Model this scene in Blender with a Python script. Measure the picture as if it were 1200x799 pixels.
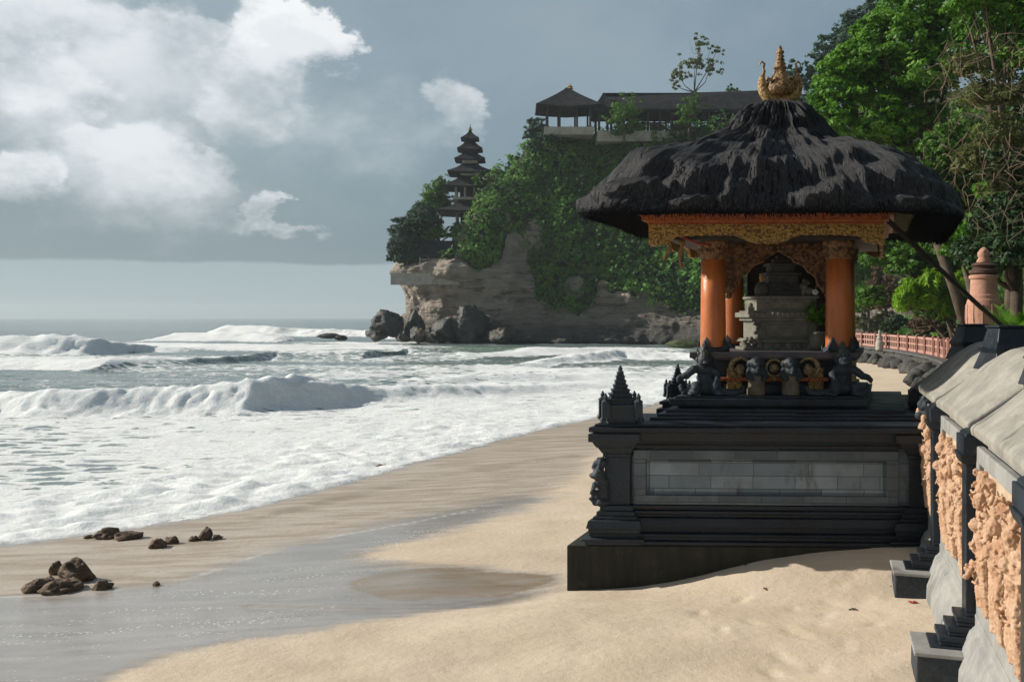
import bpy, bmesh, math, random
import numpy as np
from mathutils import Vector, Matrix
R = math.radians
random.seed(7); RNG = np.random.default_rng(11)
for o in list(bpy.data.objects): bpy.data.objects.remove(o)
SC = bpy.context.scene; COL = SC.collection

# ------------------------------------------------------------------ camera
F, CX, HZ, CAMZ = 1150.0, 600.0, 372.0, 2.6          # focal length, centre and horizon row of the 1200 px photograph
cam = bpy.data.objects.new('camera', bpy.data.cameras.new('camera')); COL.objects.link(cam); SC.camera = cam
cam.location = (0, 0, CAMZ); cam.rotation_euler = (R(90), 0, 0)
cam.data.sensor_width = 36; cam.data.lens = 36*F/1200; cam.data.shift_y = (HZ-399.5)/1200
cam.data.clip_end = 20000; cam.data.clip_start = 0.1
# ------------------------------------------------------------------ light
SUN_EL, SUN_AZ = R(28), R(-76)                       # azimuth from +Y towards +X
sd = Vector((math.sin(SUN_AZ)*math.cos(SUN_EL), math.cos(SUN_AZ)*math.cos(SUN_EL), math.sin(SUN_EL)))
sun = bpy.data.objects.new('sun', bpy.data.lights.new('sun', 'SUN')); COL.objects.link(sun)
sun.data.energy = 5.0; sun.data.angle = R(0.6); sun.data.color = (1, .93, .82)
sun.rotation_euler = sd.to_track_quat('Z', 'Y').to_euler()
SC.view_settings.view_transform = 'Standard'; SC.view_settings.look = 'None'
SC.view_settings.exposure = .22; SC.view_settings.gamma = 1; SC.view_settings.use_curve_mapping = False
SC.cycles.max_bounces = 5; SC.cycles.diffuse_bounces = 2; SC.cycles.glossy_bounces = 2
SC.cycles.transmission_bounces = 2; SC.cycles.volume_bounces = 0; SC.cycles.transparent_max_bounces = 6
SC.cycles.use_denoising = True

# ------------------------------------------------------------------ node helpers
class NT:
    def __init__(s, tree): s.t = tree; s.n = tree.nodes; s.l = tree.links
    def put(s, sock, v):
        if isinstance(v, bpy.types.NodeSocket): s.l.new(v, sock)
        elif v is not None:
            if isinstance(v, (tuple, list)) and len(v) == 3 and sock.type == 'RGBA': v = (*v, 1)
            sock.default_value = v
    def math(s, op, a, b=None, c=None, clamp=False):
        n = s.n.new('ShaderNodeMath'); n.operation = op; n.use_clamp = clamp
        s.put(n.inputs[0], a)
        if b is not None: s.put(n.inputs[1], b)
        if c is not None: s.put(n.inputs[2], c)
        return n.outputs[0]
    def mix(s, f, a, b, kind='MIX'):
        n = s.n.new('ShaderNodeMix'); n.data_type = 'RGBA'; n.blend_type = kind; n.clamp_factor = True
        s.put(n.inputs[0], f); s.put(n.inputs[6], a); s.put(n.inputs[7], b); return n.outputs[2]
    def ramp(s, v, lo, hi, a=0., b=1., smooth=True):
        n = s.n.new('ShaderNodeMapRange'); n.interpolation_type = 'SMOOTHSTEP' if smooth else 'LINEAR'
        s.put(n.inputs[0], v); s.put(n.inputs[1], lo); s.put(n.inputs[2], hi); s.put(n.inputs[3], a); s.put(n.inputs[4], b)
        return n.outputs[0]
    def noise(s, vec, scale, detail=4, rough=.55, dist=0., out=0):
        n = s.n.new('ShaderNodeTexNoise'); s.put(n.inputs['Vector'], vec)
        n.inputs['Scale'].default_value = scale; n.inputs['Detail'].default_value = detail
        n.inputs['Roughness'].default_value = rough; n.inputs['Distortion'].default_value = dist
        return n.outputs[out]
    def voro(s, vec, scale, feature='F1', out=0, rand=1.):
        n = s.n.new('ShaderNodeTexVoronoi'); n.feature = feature; s.put(n.inputs['Vector'], vec)
        n.inputs['Scale'].default_value = scale; n.inputs['Randomness'].default_value = rand
        return n.outputs[out]
    def mapping(s, vec, scale=(1, 1, 1), loc=(0, 0, 0), rot=(0, 0, 0)):
        n = s.n.new('ShaderNodeMapping'); s.put(n.inputs[0], vec)
        n.inputs[1].default_value = loc; n.inputs[2].default_value = rot; n.inputs[3].default_value = scale
        return n.outputs[0]
    def attr(s, name):
        n = s.n.new('ShaderNodeAttribute'); n.attribute_name = name; return n
    def bump(s, h, strength=.5, dist=.02, normal=None):
        n = s.n.new('ShaderNodeBump'); n.inputs['Strength'].default_value = strength; n.inputs['Distance'].default_value = dist
        s.put(n.inputs['Height'], h)
        if normal is not None: s.put(n.inputs['Normal'], normal)
        return n.outputs[0]
    def sepxyz(s, v):
        n = s.n.new('ShaderNodeSeparateXYZ'); s.put(n.inputs[0], v); return n.outputs

def new_mat(name):
    m = bpy.data.materials.new(name); m.use_nodes = True
    nt = NT(m.node_tree); b = nt.n['Principled BSDF']
    return m, nt, b
def coords(nt, world=False):
    if world: return nt.n.new('ShaderNodeNewGeometry').outputs['Position']
    return nt.n.new('ShaderNodeTexCoord').outputs['Object']

def stone_mat(name, c1, c2, scale=6., rough=.7, bump=.5, spec=.4, c3=None, streak=0., bdist=.012, world=True):
    """mottled stone or wood: two colours in patches, a third in stains, fine grain bump"""
    m, nt, b = new_mat(name); v = coords(nt, world)
    n1 = nt.noise(v, scale, 6, .65); n2 = nt.noise(v, scale*5, 5, .7)
    col = nt.mix(nt.ramp(n1, .35, .65), c1, c2)
    col = nt.mix(nt.ramp(n2, .3, .75, 0, .5), col, tuple(x*.55 for x in c1))
    if c3 is not None:
        n3 = nt.noise(nt.mapping(v, (1, 1, .25 if streak else 1)), scale*.6, 5, .7)
        col = nt.mix(nt.ramp(n3, .56, .68, 0, .85), col, c3)
    nt.put(b.inputs['Base Color'], col)
    nt.put(b.inputs['Roughness'], nt.ramp(n2, .2, .8, rough-.12, min(1, rough+.15)))
    b.inputs['Specular IOR Level'].default_value = spec
    h = nt.math('ADD', nt.math('MULTIPLY', n2, .6), n1)
    nt.put(b.inputs['Normal'], nt.bump(h, bump, bdist))
    return m

# ------------------------------------------------------------------ sky
def make_world():
    w = bpy.data.worlds.new('World'); SC.world = w; w.use_nodes = True
    nt = NT(w.node_tree); nt.n.clear()
    out = nt.n.new('ShaderNodeOutputWorld')
    sky = nt.n.new('ShaderNodeTexSky'); sky.sky_type = 'NISHITA'; sky.sun_disc = False
    sky.sun_elevation = SUN_EL; sky.sun_rotation = SUN_AZ; sky.air_density = 1.2; sky.dust_density = 2.5
    d = nt.n.new('ShaderNodeTexCoord').outputs['Generated']
    x, y, z = nt.sepxyz(d)
    az = nt.math('ARCTAN2', x, y)
    el = nt.math('ARCSINE', z)
    # large warp so that the cloud edges billow
    sc = nt.mapping(d, (1, 1, 1.6))
    n_big = nt.noise(sc, 3.2, 6, .6); n_mid = nt.noise(sc, 9, 8, .62); n_col = nt.noise(sc, 14, 8, .6, out=1)
    wx, wy, wz = nt.sepxyz(n_col)
    az2 = nt.math('ADD', az, nt.math('MULTIPLY', nt.math('SUBTRACT', wx, .5), .13))
    el2 = nt.math('ADD', el, nt.math('MULTIPLY', nt.math('SUBTRACT', wy, .5), .11))
    g = (.255, .315, .36)
    base = nt.mix(nt.ramp(el, .0, .33), (.215, .305, .345), (.180, .252, .312))
    base = nt.mix(nt.ramp(n_big, .35, .65, 0, .55), base, (.285, .355, .405))
    base = nt.mix(nt.ramp(az, -.30, -.05, .5, 0), base, (.37, .435, .475))
    # dark cloud base band above a paler strip at the horizon
    band = nt.math('MULTIPLY', nt.ramp(el, .03, .05), nt.ramp(el2, .22, .06))
    base = nt.mix(nt.math('MULTIPLY', band, .75), base, (.165, .232, .270))
    def blob(px, py, rx, ry, inten, soft=.55, fade=1.0, col=(.72, .755, .78)):
        nonlocal base
        a0, e0 = math.atan2(px-CX, F), math.atan2(HZ-py, math.hypot(F, px-CX))
        dx = nt.math('DIVIDE', nt.math('SUBTRACT', az2, a0), rx/F)
        dy = nt.math('DIVIDE', nt.math('SUBTRACT', el2, e0), ry/F)
        r = nt.math('SQRT', nt.math('ADD', nt.math('MULTIPLY', dx, dx), nt.math('MULTIPLY', dy, dy)))
        v = nt.ramp(r, 1., 1.-soft, 0, inten)
        v = nt.math('MULTIPLY', v, nt.ramp(dy, -fade, .45, 0, 1))     # bright sunlit top, body melting into the layer below
        v = nt.math('MULTIPLY', v, nt.ramp(n_mid, .32, .62, .30, 1.15))
        base = nt.mix(v, base, col)
    blob(70, 60, 170, 90, .75, .8)
    blob(40, 30, 90, 70, .8, .5)
    blob(185, 40, 75, 45, .8, .45)
    blob(160, 110, 130, 100, .55, .8)
    blob(25, 120, 60, 45, .95, .4)
    blob(120, 190, 130, 70, .9, .5)
    blob(190, 250, 150, 60, .5, .8)
    blob(15, 215, 55, 40, .9, .3)
    blob(60, 95, 60, 34, .9, .3, 1.2)
    blob(205, 205, 70, 40, .8, .3, 1.0)
    blob(120, 165, 60, 34, .95, .3, 1.0)
    blob(235, 35, 30, 22, .8, .4, 1.2)
    blob(300, 105, 85, 100, .85, .35, .8)
    blob(285, 130, 60, 60, .7, .35, .8)
    blob(312, 45, 58, 40, 1.0, .25, 1.3, (.84, .86, .87))
    blob(372, 48, 45, 36, 1.0, .3, 1.2, (.80, .82, .84))
    blob(330, 75, 55, 40, .9, .4, 1.0)
    blob(532, 125, 38, 42, .9, .4, 1.0, (.60, .64, .67))
    blob(430, 170, 120, 90, .4, .9)
    blob(318, 250, 26, 20, 1.0, .4, 1.4)
    blob(322, 270, 60, 14, .75, .6, 1.5)
    blob(700, 60, 260, 120, .35, .9, 1.2, (.30, .365, .41))
    # pale rain haze strip below the cloud deck
    strip = nt.ramp(nt.math('ADD', el, nt.math('MULTIPLY', nt.math('SUBTRACT', n_mid, .5), .012)), .0555, .0510, 0, .9)
    base = nt.mix(strip, base, (.33, .425, .46))
    base = nt.mix(nt.ramp(el, .03, -.004, 0, .55), base, (.27, .345, .375))
    base = nt.mix(nt.ramp(el, .36, .8), base, (.13, .16, .19))  # overhead sky, out of view, darkened to cut the ambient light
    b1 = nt.n.new('ShaderNodeBackground'); nt.l.new(sky.outputs[0], b1.inputs[0]); b1.inputs[1].default_value = .08
    b2 = nt.n.new('ShaderNodeBackground'); nt.l.new(base, b2.inputs[0]); b2.inputs[1].default_value = 1.0
    mx = nt.n.new('ShaderNodeMixShader'); nt.put(mx.inputs[0], nt.ramp(el, .55, 1.2, .93, .75))
    nt.l.new(b1.outputs[0], mx.inputs[1]); nt.l.new(b2.outputs[0], mx.inputs[2])
    nt.l.new(mx.outputs[0], out.inputs['Surface'])
make_world()

# ------------------------------------------------------------------ numpy noise
PERM = np.random.default_rng(5).permutation(4096)
GC = np.cos(np.arange(4096)*2*np.pi*7.13/4096).astype(np.float32); GS = np.sin(np.arange(4096)*2*np.pi*7.13/4096).astype(np.float32)
def _h(ix, iy, iz): return PERM[(PERM[(PERM[ix & 4095] + iy) & 4095] + iz) & 4095]
def vnoise(x, y, z=0.0):
    """smooth gradient noise in -1..1"""
    if np.ndim(z) == 0 and np.ndim(x) == 2:
        k = int(abs(float(z))*61+13) & 4095
        ix, iy = np.floor(x).astype(np.int64), np.floor(y).astype(np.int64); fx, fy = (x-ix).astype(np.float32), (y-iy).astype(np.float32)
        u, v = fx*fx*(3-2*fx), fy*fy*(3-2*fy)
        row0, row1 = PERM[(ix+k) & 4095], PERM[(ix+k+1) & 4095]
        def g2(r, dy, ax, ay):
            h = PERM[(r+iy+dy) & 4095]; return GC[h]*ax+GS[h]*ay
        a, b = g2(row0, 0, fx, fy), g2(row1, 0, fx-1, fy); c, d = g2(row0, 1, fx, fy-1), g2(row1, 1, fx-1, fy-1)
        e, f = a+(b-a)*u, c+(d-c)*u
        return 1.5*(e+(f-e)*v)
    x, y, z = np.broadcast_arrays(np.asarray(x, float), np.asarray(y, float), np.asarray(z, float))
    ix, iy, iz = np.floor(x).astype(int), np.floor(y).astype(int), np.floor(z).astype(int)
    fx, fy, fz = x-ix, y-iy, z-iz
    u, v, w = [f*f*f*(f*(f*6-15)+10) for f in (fx, fy, fz)]
    def g(dx, dy, dz):
        h = _h(ix+dx, iy+dy, iz+dz)
        a = h*(2*np.pi/4096)*7.0; b = ((h*37) % 4096)/2048.-1
        s = np.sqrt(np.maximum(0, 1-b*b))
        return s*np.cos(a)*(fx-dx)+s*np.sin(a)*(fy-dy)+b*(fz-dz)
    def L(a, b, t): return a+(b-a)*t
    return 1.5*L(L(L(g(0, 0, 0), g(1, 0, 0), u), L(g(0, 1, 0), g(1, 1, 0), u), v),
                 L(L(g(0, 0, 1), g(1, 0, 1), u), L(g(0, 1, 1), g(1, 1, 1), u), v), w)
def fbm(x, y, z=0., o=4, g=.5):
    s, a = 0., 1.
    for i in range(o): s = s+a*vnoise(x*2**i+i*17.3, y*2**i-i*9.1, z*2**i+3.7*i); a *= g
    return s
def billow(x, y, z=0., o=4, g=.5):
    s, a = 0., 1.
    for i in range(o): s = s+a*np.abs(vnoise(x*2**i+i*17.3, y*2**i-i*9.1, z*2**i+3.7*i)); a *= g
    return s
def sstep(e0, e1, x):
    t = np.clip((x-e0)/(e1-e0), 0, 1); return t*t*(3-2*t)
def seg_dist(x, y, pts):
    """signed distance to an open polyline: positive on its right-hand side"""
    best = np.full(np.shape(x), 1e9); sgn = np.ones(np.shape(x))
    for (ax, ay), (bx, by) in zip(pts, pts[1:]):
        dx, dy = bx-ax, by-ay; L2 = dx*dx+dy*dy
        t = np.clip(((x-ax)*dx+(y-ay)*dy)/L2, 0, 1)
        d = np.hypot(x-(ax+t*dx), y-(ay+t*dy)); c = dx*(y-ay)-dy*(x-ax)
        m = d < best-1e-9
        best = np.where(m, d, best); sgn = np.where(m, np.where(c < 0, 1., -1.), sgn)
    return best*sgn
def poly_dist(x, y, pts):
    """distance to a closed polygon, positive inside"""
    inside = np.zeros(np.shape(x), bool); best = np.full(np.shape(x), 1e9)
    n = len(pts)
    for i in range(n):
        (ax, ay), (bx, by) = pts[i], pts[(i+1) % n]
        cond = ((ay > y) != (by > y)) & (x < (bx-ax)*(y-ay)/((by-ay) if abs(by-ay) > 1e-9 else 1e-9)+ax)
        inside ^= cond
        dx, dy = bx-ax, by-ay; t = np.clip(((x-ax)*dx+(y-ay)*dy)/(dx*dx+dy*dy+1e-12), 0, 1)
        best = np.minimum(best, np.hypot(x-(ax+t*dx), y-(ay+t*dy)))
    return np.where(inside, best, -best)
def chaikin(p, n=2, closed=False):
    for _ in range(n):
        q = []
        m = len(p) if closed else len(p)-1
        for i in range(m):
            a, b = p[i], p[(i+1) % len(p)]
            q += [tuple(a[k]*.75+b[k]*.25 for k in range(len(a))), tuple(a[k]*.25+b[k]*.75 for k in range(len(a)))]
        if not closed: q = [p[0]]+q+[p[-1]]
        p = q
    return p

# ------------------------------------------------------------------ mesh helpers
def world_loc(o):
    v = Vector((0, 0, 0))
    while o is not None: v = v+o.location; o = o.parent
    return v
class MB:
    def __init__(s): s.v = []; s.f = []; s.m = []
    def add(s, vs, fs, mi=0, T=None):
        n = len(s.v)
        s.v += [tuple(T(*p)) if T else tuple(p) for p in vs]
        s.f += [tuple(n+i for i in f) for f in fs]; s.m += [mi]*len(fs); return s
    def box(s, x0, x1, y0, y1, z0, z1, T=None, mi=0, top=0, bot=0):
        """box; top / bot inset shrink that end in x and y"""
        a, b = bot, top
        vs = [(x0+a, y0+a, z0), (x1-a, y0+a, z0), (x1-a, y1-a, z0), (x0+a, y1-a, z0),
              (x0+b, y0+b, z1), (x1-b, y0+b, z1), (x1-b, y1-b, z1), (x0+b, y1-b, z1)]
        return s.add(vs, [(3, 2, 1, 0), (4, 5, 6, 7), (0, 1, 5, 4), (1, 2, 6, 5), (2, 3, 7, 6), (3, 0, 4, 7)], mi, T)
    def lathe(s, prof, n=24, c=(0, 0, 0), T=None, mi=0, rib=0, ribn=0, sq=0.):
        vs, fs = [], []
        for r, z in prof:
            for i in range(n):
                a = 2*math.pi*i/n; rr = r*(1+rib*math.cos(ribn*a))
                if sq: k = (abs(math.cos(a))**sq+abs(math.sin(a))**sq)**(-1/sq); rr *= k
                vs.append((c[0]+rr*math.cos(a), c[1]+rr*math.sin(a), c[2]+z))
        k = len(prof)
        for j in range(k-1):
            for i in range(n):
                i2 = (i+1) % n; fs.append((j*n+i, j*n+i2, (j+1)*n+i2, (j+1)*n+i))
        fs.append(tuple(range(n-1, -1, -1))); fs.append(tuple((k-1)*n+i for i in range(n)))
        return s.add(vs, fs, mi, T)
    def tube(s, pts, r, n=8, T=None, mi=0, cap=True):
        pts = [Vector(p) for p in pts]; rs = r if isinstance(r, (list, tuple)) else [r]*len(pts)
        vs, fs = [], []; up = Vector((0, 0, 1)); ref = None
        for i, p in enumerate(pts):
            d = (pts[min(i+1, len(pts)-1)]-pts[max(i-1, 0)])
            d = d.normalized() if d.length > 1e-9 else Vector((0, 0, 1))
            if ref is None: ref = d.cross(up) if abs(d.z) < .95 else d.cross(Vector((1, 0, 0)))
            a = (ref-d*ref.dot(d)); a = a.normalized() if a.length > 1e-6 else d.orthogonal().normalized()
            ref = a; b = d.cross(a)
            for k in range(n):
                t = 2*math.pi*k/n; vs.append(tuple(p+(a*math.cos(t)+b*math.sin(t))*rs[i]))
        for j in range(len(pts)-1):
            for k in range(n):
                k2 = (k+1) % n; fs.append((j*n+k, j*n+k2, (j+1)*n+k2, (j+1)*n+k))
        if cap: fs.append(tuple(range(n-1, -1, -1))); fs.append(tuple((len(pts)-1)*n+k for k in range(n)))
        return s.add(vs, fs, mi, T)
    def ball(s, c, r, T=None, mi=0, nu=10, nv=7, jit=0., rot=None):
        r = r if isinstance(r, (tuple, list)) else (r, r, r)
        vs, fs = [], []
        for j in range(nv+1):
            ph = math.pi*j/nv
            for i in range(nu):
                th = 2*math.pi*i/nu; k = 1+(random.uniform(-jit, jit) if 0 < j < nv else 0)
                p = Vector((r[0]*math.sin(ph)*math.cos(th)*k, r[1]*math.sin(ph)*math.sin(th)*k, -r[2]*math.cos(ph)*k))
                if rot: p.rotate(rot)
                vs.append((c[0]+p.x, c[1]+p.y, c[2]+p.z))
        for j in range(nv):
            for i in range(nu):
                i2 = (i+1) % nu; fs.append((j*nu+i, j*nu+i2, (j+1)*nu+i2, (j+1)*nu+i))
        return s.add(vs, fs, mi, T)
    def prism(s, poly, y0, y1, T=None, mi=0):
        """polygon in x,z extruded along y"""
        n = len(poly)
        vs = [(x, y0, z) for x, z in poly]+[(x, y1, z) for x, z in poly]
        fs = [tuple(range(n)), tuple(range(2*n-1, n-1, -1))]+[((i+1) % n, i, n+i, n+(i+1) % n) for i in range(n)]
        return s.add(vs, fs, mi, T)
    def build(s, name, mats, parent=None, smooth=False, bevel=0, remesh=0, disp=None, smooth_it=0):
        mats = mats if isinstance(mats, (list, tuple)) else [mats]
        off = world_loc(parent)
        me = bpy.data.meshes.new(name)
        me.from_pydata([(x-off.x, y-off.y, z-off.z) for x, y, z in s.v], [], s.f)
        for m in mats: me.materials.append(m)
        me.polygons.foreach_set('material_index', s.m)
        bm = bmesh.new(); bm.from_mesh(me); bmesh.ops.remove_doubles(bm, verts=bm.verts, dist=1e-5)
        bmesh.ops.recalc_face_normals(bm, faces=bm.faces); bm.to_mesh(me); bm.free()
        o = bpy.data.objects.new(name, me); COL.objects.link(o)
        if parent: o.parent = parent
        if smooth: me.shade_smooth()
        if bevel:
            b = o.modifiers.new('b', 'BEVEL'); b.width = bevel; b.segments = 2; b.limit_method = 'ANGLE'; b.angle_limit = R(35)
        if remesh:
            r = o.modifiers.new('r', 'REMESH'); r.mode = 'VOXEL'; r.voxel_size = remesh; r.use_smooth_shade = True
            if smooth_it: q = o.modifiers.new('s', 'SMOOTH'); q.iterations = smooth_it; q.factor = .5
        if disp:
            for size, st in disp:
                t = bpy.data.textures.new(name, 'CLOUDS'); t.noise_scale = size; t.noise_depth = 2
                d = o.modifiers.new('d', 'DISPLACE'); d.texture = t; d.strength = st; d.mid_level = .5; d.texture_coords = 'LOCAL'
        return o

WL = {}
def thing(name, label, cat, loc, group=None):
    o = bpy.data.objects.new(name, None); COL.objects.link(o); o.location = loc; o.empty_display_size = .2
    o['label'] = label; o['category'] = cat
    if group: o['group'] = group
    bpy.context.view_layer.update()
    o.matrix_world = Matrix.Translation(loc)
    return o
def tag(o, label, cat, group=None):
    o['label'] = label; o['category'] = cat
    if group: o['group'] = group
    return o
def recenter(o, c):
    """move a mesh object's origin to c, keeping it where it stands"""
    c = Vector(c); o.data.transform(Matrix.Translation(-(c-o.location))); o.location = c; return o
def grid_mesh(name, X, Y, Z, mat, attrs=None, smooth=True, flip=False):
    h, w = X.shape
    co = np.stack([X, Y, Z], -1).reshape(-1, 3).astype(np.float32)
    idx = np.arange(h*w).reshape(h, w)
    q = np.stack([idx[:-1, :-1], idx[:-1, 1:], idx[1:, 1:], idx[1:, :-1]], -1).reshape(-1, 4)
    if flip: q = q[:, ::-1]
    o = raw_mesh(name, co, q, mat, smooth)
    for k, a in (attrs or {}).items():
        at = o.data.attributes.new(k, 'FLOAT', 'POINT'); at.data.foreach_set('value', a.reshape(-1).astype(np.float32))
    return o
def raw_mesh(name, co, quads, mat, smooth=True, parent=None, tint=None):
    me = bpy.data.meshes.new(name); nq = len(quads); k = quads.shape[1]
    me.vertices.add(len(co)); me.vertices.foreach_set('co', np.ascontiguousarray(co, np.float32).reshape(-1))
    me.loops.add(nq*k); me.loops.foreach_set('vertex_index', np.ascontiguousarray(quads, np.int32).reshape(-1))
    me.polygons.add(nq); me.polygons.foreach_set('loop_start', np.arange(0, nq*k, k, dtype=np.int32))
    me.update(calc_edges=True)
    me.materials.append(mat)
    if smooth: me.shade_smooth()
    if tint is not None:
        at = me.attributes.new('tint', 'FLOAT', 'POINT'); at.data.foreach_set('value', tint.astype(np.float32))
    o = bpy.data.objects.new(name, me); COL.objects.link(o)
    if parent: o.parent = parent
    return o
def at(px, py, Y):
    """world point seen at a pixel of the photograph at depth Y"""
    return Vector(((px-CX)/F*Y, Y, CAMZ+(HZ-py)/F*Y))

# ------------------------------------------------------------------ ground shape
SEA = -.9
SHORE = [(-40, 5), (-16, 12.2), (-10, 14.2), (-8, 15.3), (-5.2, 17.7), (-3, 23.0), (.55, 31), (3, 35), (8, 45), (15, 62), (24, 84), (33, 100), (60, 120)]
SHORE = chaikin(SHORE, 3)
HILLB = chaikin([(2.2, -30), (2.6, -3), (5.6, 8), (9.0, 19), (14, 31), (20.2, 45), (24, 58), (28, 74), (36, 98), (44, 112)], 3)   # foot of the terrace
def zland(x, y):
    d = seg_dist(x, y, SHORE)
    z = SEA+np.interp(d, [-60, -12, 0, 3, 5.5, 9, 13, 18, 40], [-4, -1.2, 0, .13, .30, .57, .80, .88, .95])
    return z, d
def zsand(x, y):
    z, d = zland(x, y)
    z = z+.26*np.exp(-(((x-4.3)/1.6)**2+((y-10.6)/.75)**2))            # drift piled against the shrine
    z = z+.11*np.exp(-(((x-2.7)/.9)**2+((y-10.6)/.55)**2))
    z = z+.06*np.exp(-(((x-1.0)/2.2)**2+((y-8.6)/.9)**2))
    z = z+.05*fbm(x*.35, y*.5, 1.3, 3)*sstep(2, 8, d)
    z = z-.07*np.exp(-(((x+.3)/1.3)**2+((y-10.4)/.45)**2))              # shallow pool
    z = z+.008*fbm(x*1.7, y*2.4, 4., 3)*sstep(6, 10, d)
    return z
def ground_hit(px, py):
    dx, dz = (px-CX)/F, (HZ-py)/F
    lo, hi = 3., 200.
    ys = np.geomspace(3, 200, 4000); zz = CAMZ+dz*ys-zsand(dx*ys, ys)
    i = int(np.argmax(zz < 0)) if (zz < 0).any() else len(ys)-1
    return float(dx*ys[i]), float(ys[i]), float(zsand(np.array(dx*ys[i]), np.array(ys[i])))
def px_poly(pts, closed=True, n=2):
    w = [ground_hit(*p)[:2] for p in pts]
    return chaikin(w, n, closed)
def axis(c, half, n, k):
    t = np.linspace(-1, 1, n); return c+half*np.sinh(k*t)/np.sinh(k)
def hill_z(x, y):
    d = seg_dist(x, y, HILLB)                                          # positive inland
    z = np.interp(d, [-1, 0, 3.0, 8, 20, 40, 80, 400], [-2.5, .35, .55, 3.2, 12.5, 24, 30, 33])
    z = np.where(y < 30, np.interp(d, [-1, 0, 2.5, 6, 16, 40, 80], [-2.5, .3, .5, 2.6, 11, 22, 28]), z)
    return z+.35*fbm(x*.25, y*.25, 0, 4)*sstep(2, 6, d)

# ------------------------------------------------------------------ beach
def sand_mat():
    m, nt, b = new_mat('beach_sand'); v = coords(nt, True)
    wet = nt.attr('wet').outputs['Fac']; film = nt.attr('film').outputs['Fac']; pool = nt.attr('pool').outputs['Fac']
    warp = nt.noise(nt.mapping(v, (.6, 1.3, 1)), 2.2, 5, .6)
    wj = nt.math('ADD', nt.math('SUBTRACT', warp, .5), nt.math('MULTIPLY', nt.math('SUBTRACT', nt.noise(nt.mapping(v, (.5, 2.0, 1), rot=(0, 0, R(-16))), 7, 4, .6), .5), .6))
    wet = nt.ramp(nt.math('ADD', wet, nt.math('MULTIPLY', wj, .6)), .22, .8)
    film = nt.ramp(nt.math('ADD', film, nt.math('MULTIPLY', wj, .8)), .25, .75)
    pool = nt.ramp(nt.math('ADD', pool, nt.math('MULTIPLY', wj, 1.3)), .3, .75)
    n1 = nt.noise(v, 1.1, 5, .6); n2 = nt.noise(v, 90, 3, .7); n3 = nt.noise(nt.mapping(v, (.5, 2.2, 1), rot=(0, 0, R(-18))), 1.6, 5, .6)
    dry = nt.mix(nt.ramp(n1, .3, .7), (.65, .55, .43), (.57, .47, .355))
    dry = nt.mix(nt.ramp(n2, .3, .8, 0, .35), dry, (.36, .26, .16))
    spk = nt.ramp(nt.voro(v, 38), .03, .10, .7, 0); spk2 = nt.ramp(nt.noise(v, 3.1, 2), .52, .62)
    dry = nt.mix(nt.math('MULTIPLY', spk, spk2), dry, (.12, .08, .05))
    damp = nt.mix(nt.ramp(n3, .35, .65), (.50, .435, .365), (.35, .285, .215))
    flm = nt.mix(nt.ramp(n3, .3, .7), (.36, .335, .31), (.27, .25, .23))
    col = nt.mix(wet, dry, damp); col = nt.mix(film, col, flm)
    col = nt.mix(nt.math('MULTIPLY', pool, nt.ramp(n3, .25, .6, .25, .8)), col, (.27, .18, .09))
    # sun glints on the thin film painted as white dots, shaped like spent foam
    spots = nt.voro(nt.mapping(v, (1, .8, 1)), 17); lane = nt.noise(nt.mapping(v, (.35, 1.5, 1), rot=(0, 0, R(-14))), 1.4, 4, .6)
    glint_dots = nt.math('MULTIPLY', nt.ramp(spots, .36, .14), nt.ramp(lane, .46, .57))
    glint_dots = nt.math('MULTIPLY', glint_dots, nt.attr('glint_foam').outputs['Fac'])
    col = nt.mix(nt.math('MULTIPLY', glint_dots, .8), col, (.75, .75, .73))
    col = nt.mix(nt.attr('edge').outputs['Fac'], col, (.72, .74, .74))
    nt.put(b.inputs['Base Color'], col)
    r = nt.math('SUBTRACT', .92, nt.math('MULTIPLY', wet, .42)); r = nt.math('SUBTRACT', r, nt.math('MULTIPLY', film, .34))
    r = nt.math('SUBTRACT', r, nt.math('MULTIPLY', pool, .12)); r = nt.math('ADD', r, nt.math('MULTIPLY', glint_dots, .4))
    nt.put(b.inputs['Roughness'], r)
    b.inputs['Specular IOR Level'].default_value = .5
    rip = nt.noise(nt.mapping(v, (.7, 3.0, 1), rot=(0, 0, R(-16))), 5, 4, .55)
    h = nt.math('ADD', nt.math('MULTIPLY', n2, .25), nt.math('MULTIPLY', nt.noise(v, 12, 4, .6), .6))
    h = nt.math('ADD', h, nt.math('MULTIPLY', rip, .5)); h = nt.math('ADD', h, nt.math('MULTIPLY', glint_dots, .5))
    dist = nt.math('SUBTRACT', 1.0, nt.math('MULTIPLY', film, .72))
    bp = nt.n.new('ShaderNodeBump'); bp.inputs['Distance'].default_value = .018; nt.put(bp.inputs['Height'], h); nt.put(bp.inputs['Strength'], dist)
    nt.put(b.inputs['Normal'], bp.outputs[0])
    return m

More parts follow.
